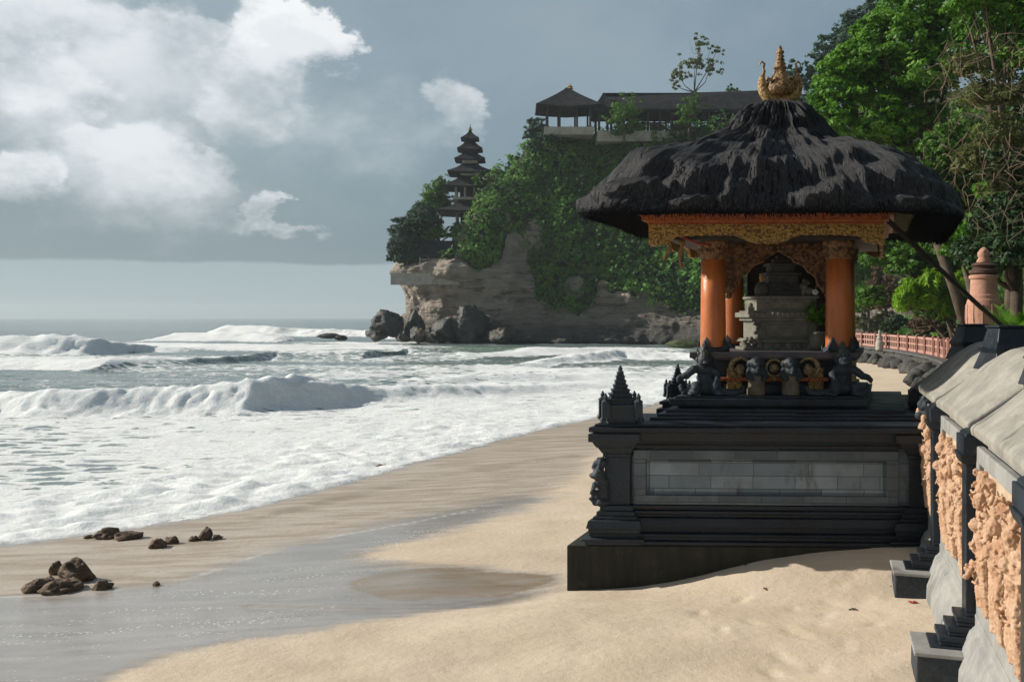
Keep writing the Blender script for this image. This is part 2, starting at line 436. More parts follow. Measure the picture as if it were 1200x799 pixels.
def make_beach():
    xs = axis(0, 400, 640, 7.2); ys = axis(9.5, 500, 640, 7.2)
    X, Y = np.meshgrid(xs, ys)
    Z = zsand(X, Y); _, d = zland(X, Y)
    # hide the far outer sheet under sea and hill
    Z = np.where(Y > 150, np.minimum(Z, -3), Z)
    dryline = px_poly([(60, 830), (90, 799), (230, 760), (370, 738), (470, 722), (560, 714), (650, 696), (668, 678), (640, 667), (560, 667), (480, 662), (425, 655),
                       (450, 640), (530, 620), (600, 592), (690, 558), (690, 530), (780, 500)], False)
    a, c = dryline[0], dryline[-1]
    dryline = [(a[0]-6, a[1]-6)]+dryline+[(c[0]+3, c[1]+4), (14, 40), (22, 66), (34, 95)]
    dd = seg_dist(X, Y, dryline)                                        # positive = dry side
    k = .16+.035*np.abs(Y-8)
    wet = np.clip(.5-dd/k/2, 0, 1)
    filmp = px_poly([(-200, 708), (0, 700), (150, 694), (250, 668), (330, 640), (400, 628), (470, 606), (560, 590), (640, 577), (640, 590), (560, 615), (450, 640), (400, 655), (440, 668),
                     (640, 668), (660, 680), (600, 702), (470, 722), (370, 738), (230, 760), (90, 799), (0, 830), (-250, 830)])
    film = np.clip(.5+poly_dist(X, Y, filmp)/(k*4+.25*sstep(9.5, 12, Y)), 0, 1)
    film = np.maximum(film, np.clip(.9-d/1.3, 0, 1)*(d > -3))
    poolp = px_poly([(395, 683), (480, 672), (540, 667), (600, 671), (640, 668), (655, 679), (625, 690), (590, 701), (530, 699), (480, 708), (430, 700)])
    pool = np.clip(.5+poly_dist(X, Y, poolp)/.25, 0, 1)
    glint_area = px_poly([(-60, 720), (150, 700), (260, 668), (420, 640), (520, 600), (640, 585), (560, 620), (470, 645), (420, 690), (360, 735), (120, 790), (-60, 830)])
    glint_dots = np.clip(.3+poly_dist(X, Y, glint_area)/.9, 0, 1)
    # thin lip where the last wave stopped, and the ridge line running out from the shrine
    lip = np.array(px_poly([(0, 700), (150, 694), (250, 668), (330, 640), (480, 612), (640, 577)], False, 3)).tolist()
    ld = np.abs(seg_dist(X, Y, [tuple(p) for p in lip]))
    edge = np.exp(-(ld/.035)**2)*sstep(.1, .5, vnoise(X*1.3, Y*1.3)+.35)*.55
    runs = [px_poly([(300, 708), (470, 716), (600, 700), (670, 690), (760, 676), (860, 662)], False, 3), px_poly([(440, 545), (560, 522), (690, 508)], False, 3),
            px_poly([(330, 600), (520, 555), (700, 530)], False, 3)]
    for i, rn in enumerate(runs):
        q = seg_dist(X, Y, [tuple(p) for p in rn]); Z += (.035 if i == 0 else .05)*np.exp(-(q/(.16 if i == 0 else .5))**2)*np.tanh(q/(.05 if i == 0 else .2))*-.5
    # footprints and scuffs
    rg = np.random.default_rng(3)
    for px, py in [(985, 690), (975, 706), (968, 722), (962, 738), (940, 752), (1000, 676), (925, 745), (915, 770), (1012, 705), (880, 735), (1025, 735), (990, 760), (1040, 720), (930, 712),
                   (870, 700), (845, 745), (905, 788), (960, 780), (820, 720)]:
        fx, fy, _ = ground_hit(px, py); th = rg.uniform(-.6, .6); u = (X-fx)*math.cos(th)+(Y-fy)*math.sin(th); w = -(X-fx)*math.sin(th)+(Y-fy)*math.cos(th)
        s = rg.uniform(.7, 1.3); Z -= .018*s*np.exp(-((u/.045)**2+(w/.12)**2)); Z += .006*np.exp(-(((u-.09)/.05)**2+(w/.13)**2))
    o = grid_mesh('beach', X, Y, Z, sand_mat(), dict(wet=wet, film=film, pool=pool, glint_foam=glint_dots, edge=edge))
    o['kind'] = 'structure'
make_beach()

# ------------------------------------------------------------------ sea
def sea_mat():
    m, nt, b = new_mat('sea_water'); v = coords(nt, True)
    foam = nt.attr('foam').outputs['Fac']; green = nt.attr('green').outputs['Fac']
    far = nt.ramp(nt.sepxyz(v)[1], 20, 120)
    w = nt.noise(v, .9, 5, .6, out=1)
    vv = nt.n.new('ShaderNodeVectorMath'); vv.operation = 'ADD'; nt.put(vv.inputs[0], nt.mapping(v, (.45, 1, 1)))
    sc = nt.n.new('ShaderNodeVectorMath'); sc.operation = 'SCALE'; nt.put(sc.inputs[0], w); sc.inputs[3].default_value = .55
    nt.put(vv.inputs[1], sc.outputs[0])
    lace = nt.voro(vv.outputs[0], 1.7, 'DISTANCE_TO_EDGE'); lace2 = nt.voro(vv.outputs[0], 4.5, 'DISTANCE_TO_EDGE')
    pat = nt.math('ADD', nt.math('MULTIPLY', nt.ramp(lace, .0, .30, 1, 0), .5), nt.math('MULTIPLY', nt.ramp(lace2, 0, .3, 1, 0), .22))
    st = nt.noise(nt.mapping(v, (.28, 1.5, 1)), 1.0, 7, .68)
    pat = nt.math('ADD', pat, nt.math('MULTIPLY', st, 1.0))
    cov = nt.ramp(nt.math('ADD', pat, nt.math('MULTIPLY', foam, 1.5)), 1.30, 1.72)
    col = nt.mix(green, (.17, .225, .225), (.17, .26, .19))
    fn = nt.noise(v, 6, 6, .7)
    fcol = nt.mix(nt.ramp(fn, .3, .7), (.86, .88, .885), (.74, .77, .78))
    nt.put(b.inputs['Base Color'], nt.mix(cov, col, fcol))
    nt.put(b.inputs['Roughness'], nt.ramp(cov, 0, 1, .16, .9))
    b.inputs['IOR'].default_value = 1.33
    nt.put(b.inputs['Subsurface Weight'], nt.math('MULTIPLY', cov, .6)); b.inputs['Subsurface Radius'].default_value = (.5, .6, .65); b.inputs['Subsurface Scale'].default_value = .5
    rp = nt.noise(nt.mapping(v, (.55, 1.6, 1)), 1.3, 6, .62)
    r2 = nt.noise(nt.mapping(v, (.12, .5, 1)), 1.0, 6, .62)
    h = nt.math('ADD', nt.math('MULTIPLY', rp, .22), nt.math('MULTIPLY', nt.math('MULTIPLY', fn, cov), .22))
    h = nt.math('ADD', h, nt.math('MULTIPLY', nt.math('MULTIPLY', r2, far), 1.2))
    nt.put(b.inputs['Normal'], nt.bump(h, .8, .35))
    return m

def make_sea():
    ys = np.concatenate([np.arange(9, 62, .11), 62*np.exp(np.linspace(0, math.log(260/62), 360))[1:], np.geomspace(262, 3400, 110)])
    xs = np.linspace(-34, 22, 480); xs = np.concatenate([-34-np.geomspace(.12, 3400, 180)[::-1], xs, 22+np.geomspace(.12, 3400, 140)])
    X, Y = np.meshgrid(xs, ys)
    Z = np.full(X.shape, SEA); _, d = zland(X, Y)
    foam = np.zeros(X.shape); green = np.zeros(X.shape)
    n_low = fbm(X*.12, Y*.12, 2., 3)
    near = sstep(.0, -1.0, d)
    def w2(px, y): return ((px-CX)/F*(-SEA+CAMZ)*F/(y-HZ), (CAMZ-SEA)*F/(y-HZ))
    def crest(pts):
        p = sorted([(w2(a, b_), c) for a, b_, c in pts]); return [q[0][0] for q in p], [q[0][1] for q in p], [q[1] for q in p]
    def wave(pts, wb, wf, foaming, lump, wob=.5, tail=1.0, lx=1.0, edgefall=6., gr=0., toe=1.4):
        nonlocal Z, foam, green
        px_, py_, pa = crest(pts)
        yc = np.interp(X, px_, py_)+wob*fbm(X*.25/lx, 3.3, wb, 3)
        A = np.interp(X, px_, pa)*sstep(px_[-1]+edgefall, px_[-1], X)
        A = .70*A*(1+.22*fbm(X*.2/lx, 8.1, wb, 2))
        s = Y-yc
        prof = np.where(s > 0, np.exp(-(s/wb)**2), np.exp(-(np.abs(s)/wf)**2.2))
        Zw = A*prof
        # tumbling foam in front of the crest
        bl = np.sqrt(np.clip(billow(X*1.0/lx, Y*.6/lx+11, 0., 3, .5), 0, 2))*.6+.25*billow(X*2.2/lx, Y*2.2/lx, 4., 3)
        zone = np.exp(-((s+wf*.5)/(wf*toe))**2)
        Zw = Zw+lump*A*zone*(bl-.35)
        Z = Z+Zw
        act = np.clip(A/.35, 0, 1)
        foam = np.maximum(foam, foaming*act*np.where(s > 0, np.exp(-(s/(wb*tail))**2), np.exp(-(np.abs(s)/(wf*2.0))**4)))
        green = np.maximum(green, gr*act*prof)
    # nearest breaker
    wave([(-300, 494, 1.3), (-60, 490, 1.25), (0, 482, 1.1), (60, 484, 1.25), (130, 483, 1.15), (240, 481, 1.2), (300, 480, 1.45), (345, 476, 1.55), (400, 473, 1.15), (440, 470, .7), (560, 462, .5), (700, 452, .25)],
         2.4, 1.3, 1.0, .42, .35, 1.1, 1.3, 3., .8)
    # long low roller behind it, dark under a white back
    wave([(-300, 432, .75), (0, 430, .7), (130, 433, .75), (230, 428, .7), (330, 421, .8), (430, 421, .75), (480, 414, .5), (560, 420, .3)],
         3.2, 2.4, .0, .10, .8, 1.0, 2.2, 6., .3)
    px_, py_, _a = crest([(-300, 429, 1), (0, 428, 1), (130, 431, 1), (230, 426, 1), (330, 419, .6), (430, 419, .45), (480, 413, .4), (560, 418, .1)])
    s = Y-np.interp(X, px_, py_)-.8*fbm(X*.25/2.2, 3.3, 3.2, 3); foam = np.maximum(foam, np.interp(X, px_, _a)*sstep(-6.2, -4.6, s)*np.exp(-(np.maximum(s, 0)/16)**2)*1.0)
    # breaker at the left, far
    wave([(-400, 416, 2.0), (0, 415, 2.0), (60, 415, 2.2), (110, 415, 1.9), (160, 413, 1.1), (185, 411, .5)], 5.5, 2.4, 1.0, .7, 1.2, .6, 2.6, 6., .2)
    # outer breakers towards the rocks
    wave([(170, 399, .0), (200, 398, 1.2), (300, 398, 1.6), (330, 399, .8), (345, 399, 0)], 7, 5.5, 1.0, .3, 1.5, .6, 4., 4., .1)
    wave([(235, 393, 0), (262, 393, 2.3), (300, 393, 2.6), (350, 393, 1.9), (430, 394, 1.4), (460, 396, .5)], 10, 5, 1.0, .6, 3, .9, 4.5, 6., .1)
    # ragged surf between the headland and the beach
    wave([(430, 414, .0), (480, 413, .7), (560, 412, .8), (620, 413, .5)], 4, 3.5, .12, .1, 1., .7, 2.4, 4., 1.)
    wave([(600, 432, .2), (660, 424, .6), (730, 419, .95), (780, 419, .7), (900, 422, .4)], 4.5, 2.2, 1.0, .5, 1.2, 1.4, 2.4, 8., .2)
    wave([(430, 452, .15), (520, 448, .45), (640, 444, .4), (800, 440, .3)], 3.0, 1.3, .7, .3, 1., 1.2, 2., 8., .2)
    for pts, w in [([(-300, 405, .5), (0, 404, .5), (150, 405, .4), (330, 408, .5), (430, 407, .4), (520, 408, .2)], 7), ([(300, 446, .12), (430, 440, .3), (560, 434, .35), (700, 436, .3), (800, 432, .2)], 3.2),
                   ([(500, 421, .2), (600, 416, .45), (700, 411, .5), (780, 410, .3)], 5)]:
        wave(pts, w, w*.7, .95, .15, w*.2, .9, w/2.2, 5., .1)
    # wash between breaker and beach
    b1x, b1y, _q = crest([(-400, 489, 1), (0, 489, 1), (240, 486, 1), (400, 478, 1), (560, 462, 1), (700, 446, 1), (900, 428, 1)])
    s1 = Y-np.interp(X, b1x, b1y)
    wash = sstep(1.0, -1.0, s1)
    foam = np.maximum(foam, wash*(.60+.22*n_low+.25*sstep(-7, -1, d)))
    right = sstep(-12, -2, X+.0*Y)*sstep(84, 52, Y)*sstep(30, 40, Y)
    foam = np.maximum(foam, right*(.68+.2*n_low))
    foam = np.maximum(foam, sstep(-6, -1.5, d)*.95)
    # light foam streaks further out
    foam = np.maximum(foam, (.12*sstep(140, 60, Y)+.22*fbm(X*.03, Y*.12, 7., 4)*sstep(400, 120, Y))*(1-.9*np.clip(green*2, 0, 1)))
    # surf at the foot of the rocks
    foam = np.maximum(foam, np.exp(-((X+20)/9)**2-((Y-134)/5)**2)*1.1)
    # choppy surface
    sw = sstep(15, 40, Y)
    Z = Z+.045*fbm(X*.55, Y*1.1, .5, 4)*(1-.5*wash)+sw*.10*fbm(X*.14, Y*.33, 9., 3)*sstep(3000, 200, Y)
    # thick foam piling up where the wash stops
    bil = billow(X*1.0, Y*1.5, 3., 4, .45)
    pile = sstep(-6.5, -1.2, d)*sstep(1.5, -.2, d)*(.55+.6*sstep(3, -6, X))
    Z = Z+pile*(.13*(bil-.25))+sstep(-5, -.5, d)*.03
    Z = Z+wash*.05*(billow(X*.5, Y*1.3, 6., 4)-.4)
    Z = np.where(d > 1.2, np.minimum(Z, SEA-.25), Z)
    Z = Z-sstep(.3, 1.3, d)*.3
    o = grid_mesh('sea', X, Y, Z, sea_mat(), dict(foam=np.clip(foam, 0, 1), green=np.clip(green, 0, 1)))
    o['kind'] = 'structure'
make_sea()

# ------------------------------------------------------------------ foliage
def leaf_mat(name, dark, light, rough=.55, transl=.3):
    m, nt, b = new_mat(name); t = nt.attr('tint').outputs['Fac']
    col = nt.mix(t, dark, light)
    nt.put(b.inputs['Base Color'], col); b.inputs['Roughness'].default_value = rough; b.inputs['Specular IOR Level'].default_value = .3
    tr = nt.n.new('ShaderNodeBsdfTranslucent'); nt.put(tr.inputs[0], nt.mix(.5, col, (light[0]*1.5, light[1]*1.7, light[2])))
    mx = nt.n.new('ShaderNodeMixShader'); mx.inputs[0].default_value = transl
    out = [n for n in nt.n if n.type == 'OUTPUT_MATERIAL'][0]
    nt.l.new(b.outputs[0], mx.inputs[1]); nt.l.new(tr.outputs[0], mx.inputs[2]); nt.l.new(mx.outputs[0], out.inputs[0])
    return m
LEAF = dict(
    bright=leaf_mat('leaf_bright', (.035, .11, .012), (.135, .30, .022)),
    mid=leaf_mat('leaf_mid', (.030, .085, .012), (.10, .22, .022)),
    dark=leaf_mat('leaf_dark', (.014, .036, .014), (.040, .085, .025), .6, .2),
    blue=leaf_mat('leaf_blue', (.020, .052, .034), (.050, .105, .065), .7, .2),
    lime=leaf_mat('leaf_lime', (.10, .22, .010), (.24, .42, .020), .5, .4),
    olive=leaf_mat('leaf_olive', (.05, .062, .022), (.13, .15, .045), .7, .3),
    cliff=leaf_mat('leaf_cliff', (.018, .070, .014), (.115, .26, .03), .7, .25),
    brown=leaf_mat('leaf_brown', (.05, .03, .016), (.13, .085, .045), .8, .15))
BARK = stone_mat('bark', (.075, .055, .04), (.13, .10, .075), 5, .9, .8, .2, bdist=.03)
def leaf_quads(P, N, size, aspect=.5, jit=.6, rg=RNG, droop=0.):
    n = len(P); N = N+rg.normal(0, jit, (n, 3)); N /= np.linalg.norm(N, axis=1)[:, None]+1e-9
    D = rg.normal(0, 1, (n, 3)); D[:, 2] -= droop; D -= N*np.sum(D*N, 1)[:, None]; D /= np.linalg.norm(D, axis=1)[:, None]+1e-9
    S = np.cross(N, D); sz = (size*rg.uniform(.6, 1.3, n))[:, None]
    a = P-D*sz*.5; c = P+D*sz*.5; b = P+S*sz*aspect*.5-N*sz*.08; d = P-S*sz*aspect*.5-N*sz*.08
    co = np.stack([a, b, c, d], 1).reshape(-1, 3)
    return co, np.arange(n*4).reshape(-1, 4)
def crown_mesh(name, blobs, n, size, mat, parent=None, aspect=.5, clump=.22, rg=RNG, cmin=14, droop=0., shell=(.55, 1.05), flat=1.0, tintvar=.5):
    """leaves gathered in tufts over a set of lobes; blobs = (centre, radius)"""
    off = world_loc(parent)
    vol = np.array([b[1]**2 for b in blobs]); cnt = (n*vol/vol.sum()).astype(int); allP, allN, allT = [], [], []
    for (c, r), k in zip(blobs, cnt):
        if k < 4: continue
        m = max(3, k//cmin)
        dv = rg.normal(0, 1, (m, 3)); dv /= np.linalg.norm(dv, axis=1)[:, None]
        dv[:, 2] = np.where(dv[:, 2] < -.35, dv[:, 2]*.4, dv[:, 2])
        rad = r*rg.uniform(shell[0], shell[1], m)*(1+.22*fbm(dv[:, 0]*2.1+c[0], dv[:, 1]*2.1+c[1], dv[:, 2]*2.1, 2))
        cc = dv*rad[:, None]*np.array([1, 1, flat]); ct = rg.uniform(0, 1, m)
        idx = rg.integers(0, m, k); sp = r*clump
        q = rg.normal(0, 1, (k, 3)); q /= np.linalg.norm(q, axis=1)[:, None]+1e-9
        P = cc[idx]+q*(sp*rg.uniform(.2, 1, k)**.6)[:, None]*np.array([1, 1, .6]); P[:, 2] -= droop*rg.uniform(0, 1, k)**2*r
        N = q*.8+dv[idx]*.6+np.array([0, 0, .5])
        allP.append(P+np.array(c)); allN.append(N); allT.append(np.clip(ct[idx]*tintvar+rg.uniform(0, 1, k)*(1-tintvar), 0, 1))
    P, N, T = np.concatenate(allP)-np.array(off), np.concatenate(allN), np.concatenate(allT)
    co, q = leaf_quads(P, N, size, aspect, .55, rg, droop*2)
    return raw_mesh(name, co, q, mat, False, parent, np.repeat(T, 4))
def tree(name, label, cat, base, blobs, n, size, kind, r0=.25, group=None, trunk=True, **kw):
    base = Vector(base); t = thing(name, label, cat, base, group)
    crown_mesh('crown', blobs, n, size, LEAF[kind], t, **kw)
    if trunk:
        mb = MB(); cen = sum((Vector(b[0])*b[1] for b in blobs), Vector())/sum(b[1] for b in blobs)
        fork = base.lerp(cen, .55); fork.x += random.uniform(-.3, .3)
        mid = base.lerp(fork, .5)+Vector((random.uniform(-.3, .3), random.uniform(-.3, .3), 0))*r0*3
        mb.tube([base-Vector((0, 0, .4)), mid, fork], [r0*1.25, r0, r0*.8], 9)
        for c, r in blobs:
            c = Vector(c); m1 = fork.lerp(c, .5)+Vector((random.uniform(-.2, .2), random.uniform(-.2, .2), -.12))*r
            mb.tube([fork, m1, c], [r0*.55, r0*.35, r0*.12], 6)
            for k in range(5):
                e = c+Vector((random.gauss(0, 1), random.gauss(0, 1), random.gauss(0.2, .8))).normalized()*r*.9
                mb.tube([m1.lerp(c, .6), (m1+e)*.5+Vector((0, 0, .1*r)), e], [r0*.2, r0*.12, r0*.04], 4, cap=False)
        mb.build('trunk', BARK, t, smooth=True)
    return t
def pxblobs(Y, lst, dy=.35):
    out = []
    for px, py, r in lst:
        y = Y+random.uniform(-dy, dy)*r/F*Y*1.5; out.append((tuple(at(px, py, y)), r/F*Y))
    return out

# ------------------------------------------------------------------ headland
def cliff_mat():
    m, nt, b = new_mat('cliff_rock'); v = coords(nt, True)
    z = nt.sepxyz(v)[2]
    n1 = nt.noise(nt.mapping(v, (.12, .12, .7)), 1.0, 6, .65); n2 = nt.noise(v, .8, 6, .7); n3 = nt.noise(nt.mapping(v, (.25, .25, 1.2)), 1.3, 6, .7)
    col = nt.mix(nt.ramp(n1, .35, .65), (.48, .41, .33), (.32, .27, .225))
    col = nt.mix(nt.ramp(n3, .5, .62, 0, .7), col, (.075, .07, .065))
    col = nt.mix(nt.ramp(n2, .55, .7, 0, .5), col, (.44, .29, .19))
    gr = nt.ramp(nt.math('ADD', nt.attr('cover').outputs['Fac'], nt.math('MULTIPLY', nt.math('SUBTRACT', n2, .5), .6)), .35, .6)
    col = nt.mix(gr, col, nt.mix(nt.ramp(n2, .4, .6), (.022, .045, .014), (.045, .06, .022)))                # moss, soil and low growth
    wetline = nt.math('ADD', z, nt.math('MULTIPLY', n1, 7.))
    col = nt.mix(nt.ramp(wetline, 7.6, 3.4, 0, .88), col, (.035, .04, .042))     # tide-stained foot
    nt.put(b.inputs['Base Color'], col); b.inputs['Roughness'].default_value = .85
    cr = nt.voro(nt.mapping(v, (.35, .35, .9)), 1.0, 'DISTANCE_TO_EDGE'); crk = nt.ramp(cr, 0, .08, -1, 0); stra = nt.noise(nt.mapping(v, (.05, .05, 2.6)), 1.0, 5, .7)
    nt.put(b.inputs['Normal'], nt.bump(nt.math('ADD', nt.math('ADD', n3, nt.math('MULTIPLY', n2, .9)), nt.math('ADD', nt.math('MULTIPLY', crk, .12), nt.math('MULTIPLY', stra, 1.4))), 1., .8))
    return m
CLIFF = cliff_mat()
def cliff_cover(x0, y0, z0):
    # lower limit of the green along the face (world x -> height)
    lim = np.interp(x0, [-20, -10, -7.4, -6.8, -5.6, -4.2, -3, -1.2, -.6, .8, 2, 3.4, 5.2, 7.0, 9.0, 10.5, 12, 14.5, 17, 20, 23, 27, 40],
                    [11, 10.8, 10.2, 9.8, 9.2, 9.0, 9.4, 12.0, 14.2, 14.4, 12.5, 4.9, 4.2, 3.6, 3.2, 4.8, 6.2, 6.2, 5.6, 4.4, 3.8, 4.2, 4])
    lim = lim+1.3*fbm(x0*.35, z0*.2, 2., 3)
    dens = sstep(-.3, .5, z0-lim)
    for cx, cz, rx, rz in [(8.6, 6.8, 1.6, 1.7), (12.3, 6.6, .8, 1.3), (3.0, 14, 1.5, 2.8), (17.5, 5.6, .9, .8)]:   # bare patches
        dens = dens*(1-.97*np.exp(-(((x0-cx)/rx)**2+((z0-cz)/rz)**2)**2))
    dens = dens*sstep(-1.15, -.2, vnoise(x0*.22, z0*.3, 8.)+.5)
    return dens
def make_cliff():
    # control columns along the foot: pixel column, depth, then (set-back, height) up the face
    def zz(y, Y=135): return CAMZ+(HZ-y)/F*Y
    prof = {
     'shelf': [(0, -3), (-.2, -.5), (1.2, 2.0), (2.2, 4.5), (1.2, 7.2), (-.6, 8.4), (-.8, 10.2), (.6, 10.8), (8, 11.6), (14, 12), (22, 12), (60, 10)],
     'mid':   [(0, -3), (-.8, -.5), (.2, 2.5), (1.2, 5.0), (.8, 7.6), (0, 9.6), (1.0, 11.0), (2.5, 13), (5, 15), (10, 17), (20, 17), (60, 16)],
     'rise':  [(0, -3), (-.8, -.5), (.4, 2.5), (1.6, 5.0), (1.4, 8), (2.2, 11), (3.4, 14.5), (5, 18), (7.5, 21.5), (11, 23.5), (22, 24), (60, 22)],
     'main':  [(0, -3), (-1.2, -.5), (.2, 1.5), (2.6, 3.5), (2.0, 6.0), (3.4, 9), (4.6, 13.5), (6.4, 19), (9.0, 25), (12.5, 29.3), (24, 29.8), (70, 30)]}
    ctr = [(-12, 185, 'shelf'), (-16, 160, 'shelf'), (-17.2, 147, 'shelf'), (-15.2, 140, 'shelf'), (-11.5, 136, 'shelf'), (-8.5, 134.5, 'shelf'), (-6.2, 134, 'mid'), (-3.6, 134, 'rise'),
           (-.5, 133.5, 'rise'), (2.5, 133, 'main'), (6, 132.5, 'main'), (12, 131, 'main'), (18, 129, 'main'), (24, 126, 'main'), (31, 121, 'main'), (38, 114, 'main'), (46, 104, 'main'), (60, 96, 'main')]
    P = np.array([(c[0], c[1]) for c in ctr], float)
    K = np.array([prof[c[2]] for c in ctr], float)                      # n,12,2
    seg = np.r_[0, np.cumsum(np.hypot(*np.diff(P, axis=0).T))]; ns = 520
    s = np.linspace(0, seg[-1], ns); bx = np.interp(s, seg, P[:, 0]); by = np.interp(s, seg, P[:, 1])
    k = 15; ker = np.hanning(k); ker /= ker.sum()
    sm = lambda a: np.convolve(np.pad(a, k//2, 'edge'), ker, 'valid')
    bx, by = sm(bx), sm(by)
    tx, ty = np.gradient(bx), np.gradient(by); L = np.hypot(tx, ty); nx, ny = -ty/L, tx/L       # inward
    nx = nx*.35; nn = np.hypot(nx, ny); nx, ny = np.where(ny < .2, -ty/L, nx/nn), np.where(ny < .2, tx/L, ny/nn)
    nx, ny = sm(sm(nx)), sm(sm(ny))
    tk = np.linspace(0, 11, 12); nt_ = 240; tt = np.concatenate([np.linspace(0, 9, 200), np.linspace(9, 11, 41)[1:]])
    off = np.zeros((len(tt), ns)); zz_ = np.zeros((len(tt), ns))
    for j in range(12):
        pass
    ko = np.stack([sm(np.interp(s, seg, K[:, j, 0])) for j in range(12)]); kz = np.stack([sm(np.interp(s, seg, K[:, j, 1])) for j in range(12)])
    for i in range(ns):
        off[:, i] = np.interp(tt, tk, ko[:, i]); zz_[:, i] = np.interp(tt, tk, kz[:, i])
    S = np.broadcast_to(s, off.shape)
    rock = sstep(11, 9, tt)[:, None]
    led = np.abs(((zz_*.42+.5*fbm(S*.06, zz_*.12, 3., 3)) % 1.)-.5)*2
    off = off-rock*(1.1*fbm(S*.10, zz_*.11, 1., 4)+.55*fbm(S*.45, zz_*.5, 2., 4)+.45*(led-.5)*sstep(14, 9, zz_)+.9*np.maximum(0, billow(S*.22, zz_*.05, 4., 3)-.4)*sstep(12, 3, zz_))
    zz_ = zz_+sstep(4, 7, tt)[:, None]*(.7*fbm(S*.16, off*.15, 5., 4))
    X = bx[None]+nx[None]*off; Y = by[None]+ny[None]*off
    cov = cliff_cover(X, Y, zz_)
    o = grid_mesh('cliff', X, Y, zz_, CLIFF, dict(cover=cov), smooth=True, flip=True); o['kind'] = 'structure'
    return X, Y, zz_
CXg, CYg, CZg = make_cliff()
def cliff_top(x, y):
    i = np.argmin((CXg[60:]-x)**2+(CYg[60:]-y)**2); return CZg[60:].ravel()[i]

def cliff_plants():
    X, Y, Z = CXg, CYg, CZg; rg = np.random.default_rng(21)
    a = np.stack([X, Y, Z], -1); du = a[:-1, 1:]-a[:-1, :-1]; dv = a[1:, :-1]-a[:-1, :-1]
    nrm = np.cross(dv, du); ar = np.linalg.norm(nrm, axis=2); nrm = nrm/(ar[..., None]+1e-9)
    flipm = nrm[..., 1] > .2; nrm[flipm] *= -1
    x0, y0, z0 = X[:-1, :-1], Y[:-1, :-1], Z[:-1, :-1]
    dens = cliff_cover(x0, y0, z0)*(x0 < 40)
    dens[y0 > 165] *= .15
    w = (ar*dens).ravel(); w /= w.sum(); n = 150000
    idx = rg.choice(len(w), n, p=w); P = np.stack([x0.ravel()[idx], y0.ravel()[idx], z0.ravel()[idx]], 1)+rg.normal(0, .12, (n, 3)); N = nrm.reshape(-1, 3)[idx]
    lump = billow(P[:, 0]*.35, P[:, 1]*.35, P[:, 2]*.35, 3)
    P = P+N*(np.maximum(lump, .05)*2.2*rg.uniform(.3, 1, n)**.5)[:, None]+np.array([0, 0, .2])
    tint = np.clip(.45+.7*fbm(P[:, 0]*.2, P[:, 1]*.2, P[:, 2]*.2, 3)+rg.uniform(-.25, .25, n), 0, 1)
    co, q = leaf_quads(P, N+np.array([0, 0, .4]), .5, .7, .4, rg)
    o = raw_mesh('cliff_vegetation', co, q, LEAF['cliff'], False, None, np.repeat(tint, 4)); o['kind'] = 'stuff'
    o['label'] = 'dense green creepers and bushes covering the slopes of the sea cliff'; o['category'] = 'vegetation'
cliff_plants()

def rock(name, label, c, r, mat, seed, group=None, rough=.35, sub=4, cat='rock', squash=.2):
    bm = bmesh.new(); bmesh.ops.create_icosphere(bm, subdivisions=sub, radius=1.)
    V = np.array([v.co[:] for v in bm.verts]); s = seed*3.77
    d = .55*fbm(V[:, 0]*.9+s, V[:, 1]*.9, V[:, 2]*.9, 3)*rough*2+rough*.9*(np.abs(fbm(V[:, 0]*1.9+s, V[:, 1]*1.9+5, V[:, 2]*1.9, 4))-.3)
    V = V*(1+d)[:, None]
    k = np.array([Vector((math.cos(seed+i*2.4), math.sin(seed+i*2.4), .7*math.sin(seed*2+i))).normalized()[:] for i in range(7)])
    for kk in k:                                                        # broad fracture planes
        t = V@kk; V = V-np.maximum(0, t-.78)[:, None]*kk*.75
    V[:, 2] = np.where(V[:, 2] < 0, V[:, 2]*(1-squash), V[:, 2])
    for v, p in zip(bm.verts, V*np.array(r)): v.co = p
    me = bpy.data.meshes.new(name); bm.to_mesh(me); bm.free(); me.materials.append(mat); me.shade_smooth()
    o = bpy.data.objects.new(name, me); COL.objects.link(o); o.location = c; o.rotation_euler = (0, 0, seed*1.3)
    return tag(o, label, cat, group)
def seastack_mat():
    return stone_mat('sea_rock', (.028, .031, .033), (.075, .073, .066), .55, .6, 1., .5, (.17, .13, .08), bdist=.25)
SEAROCK = seastack_mat()

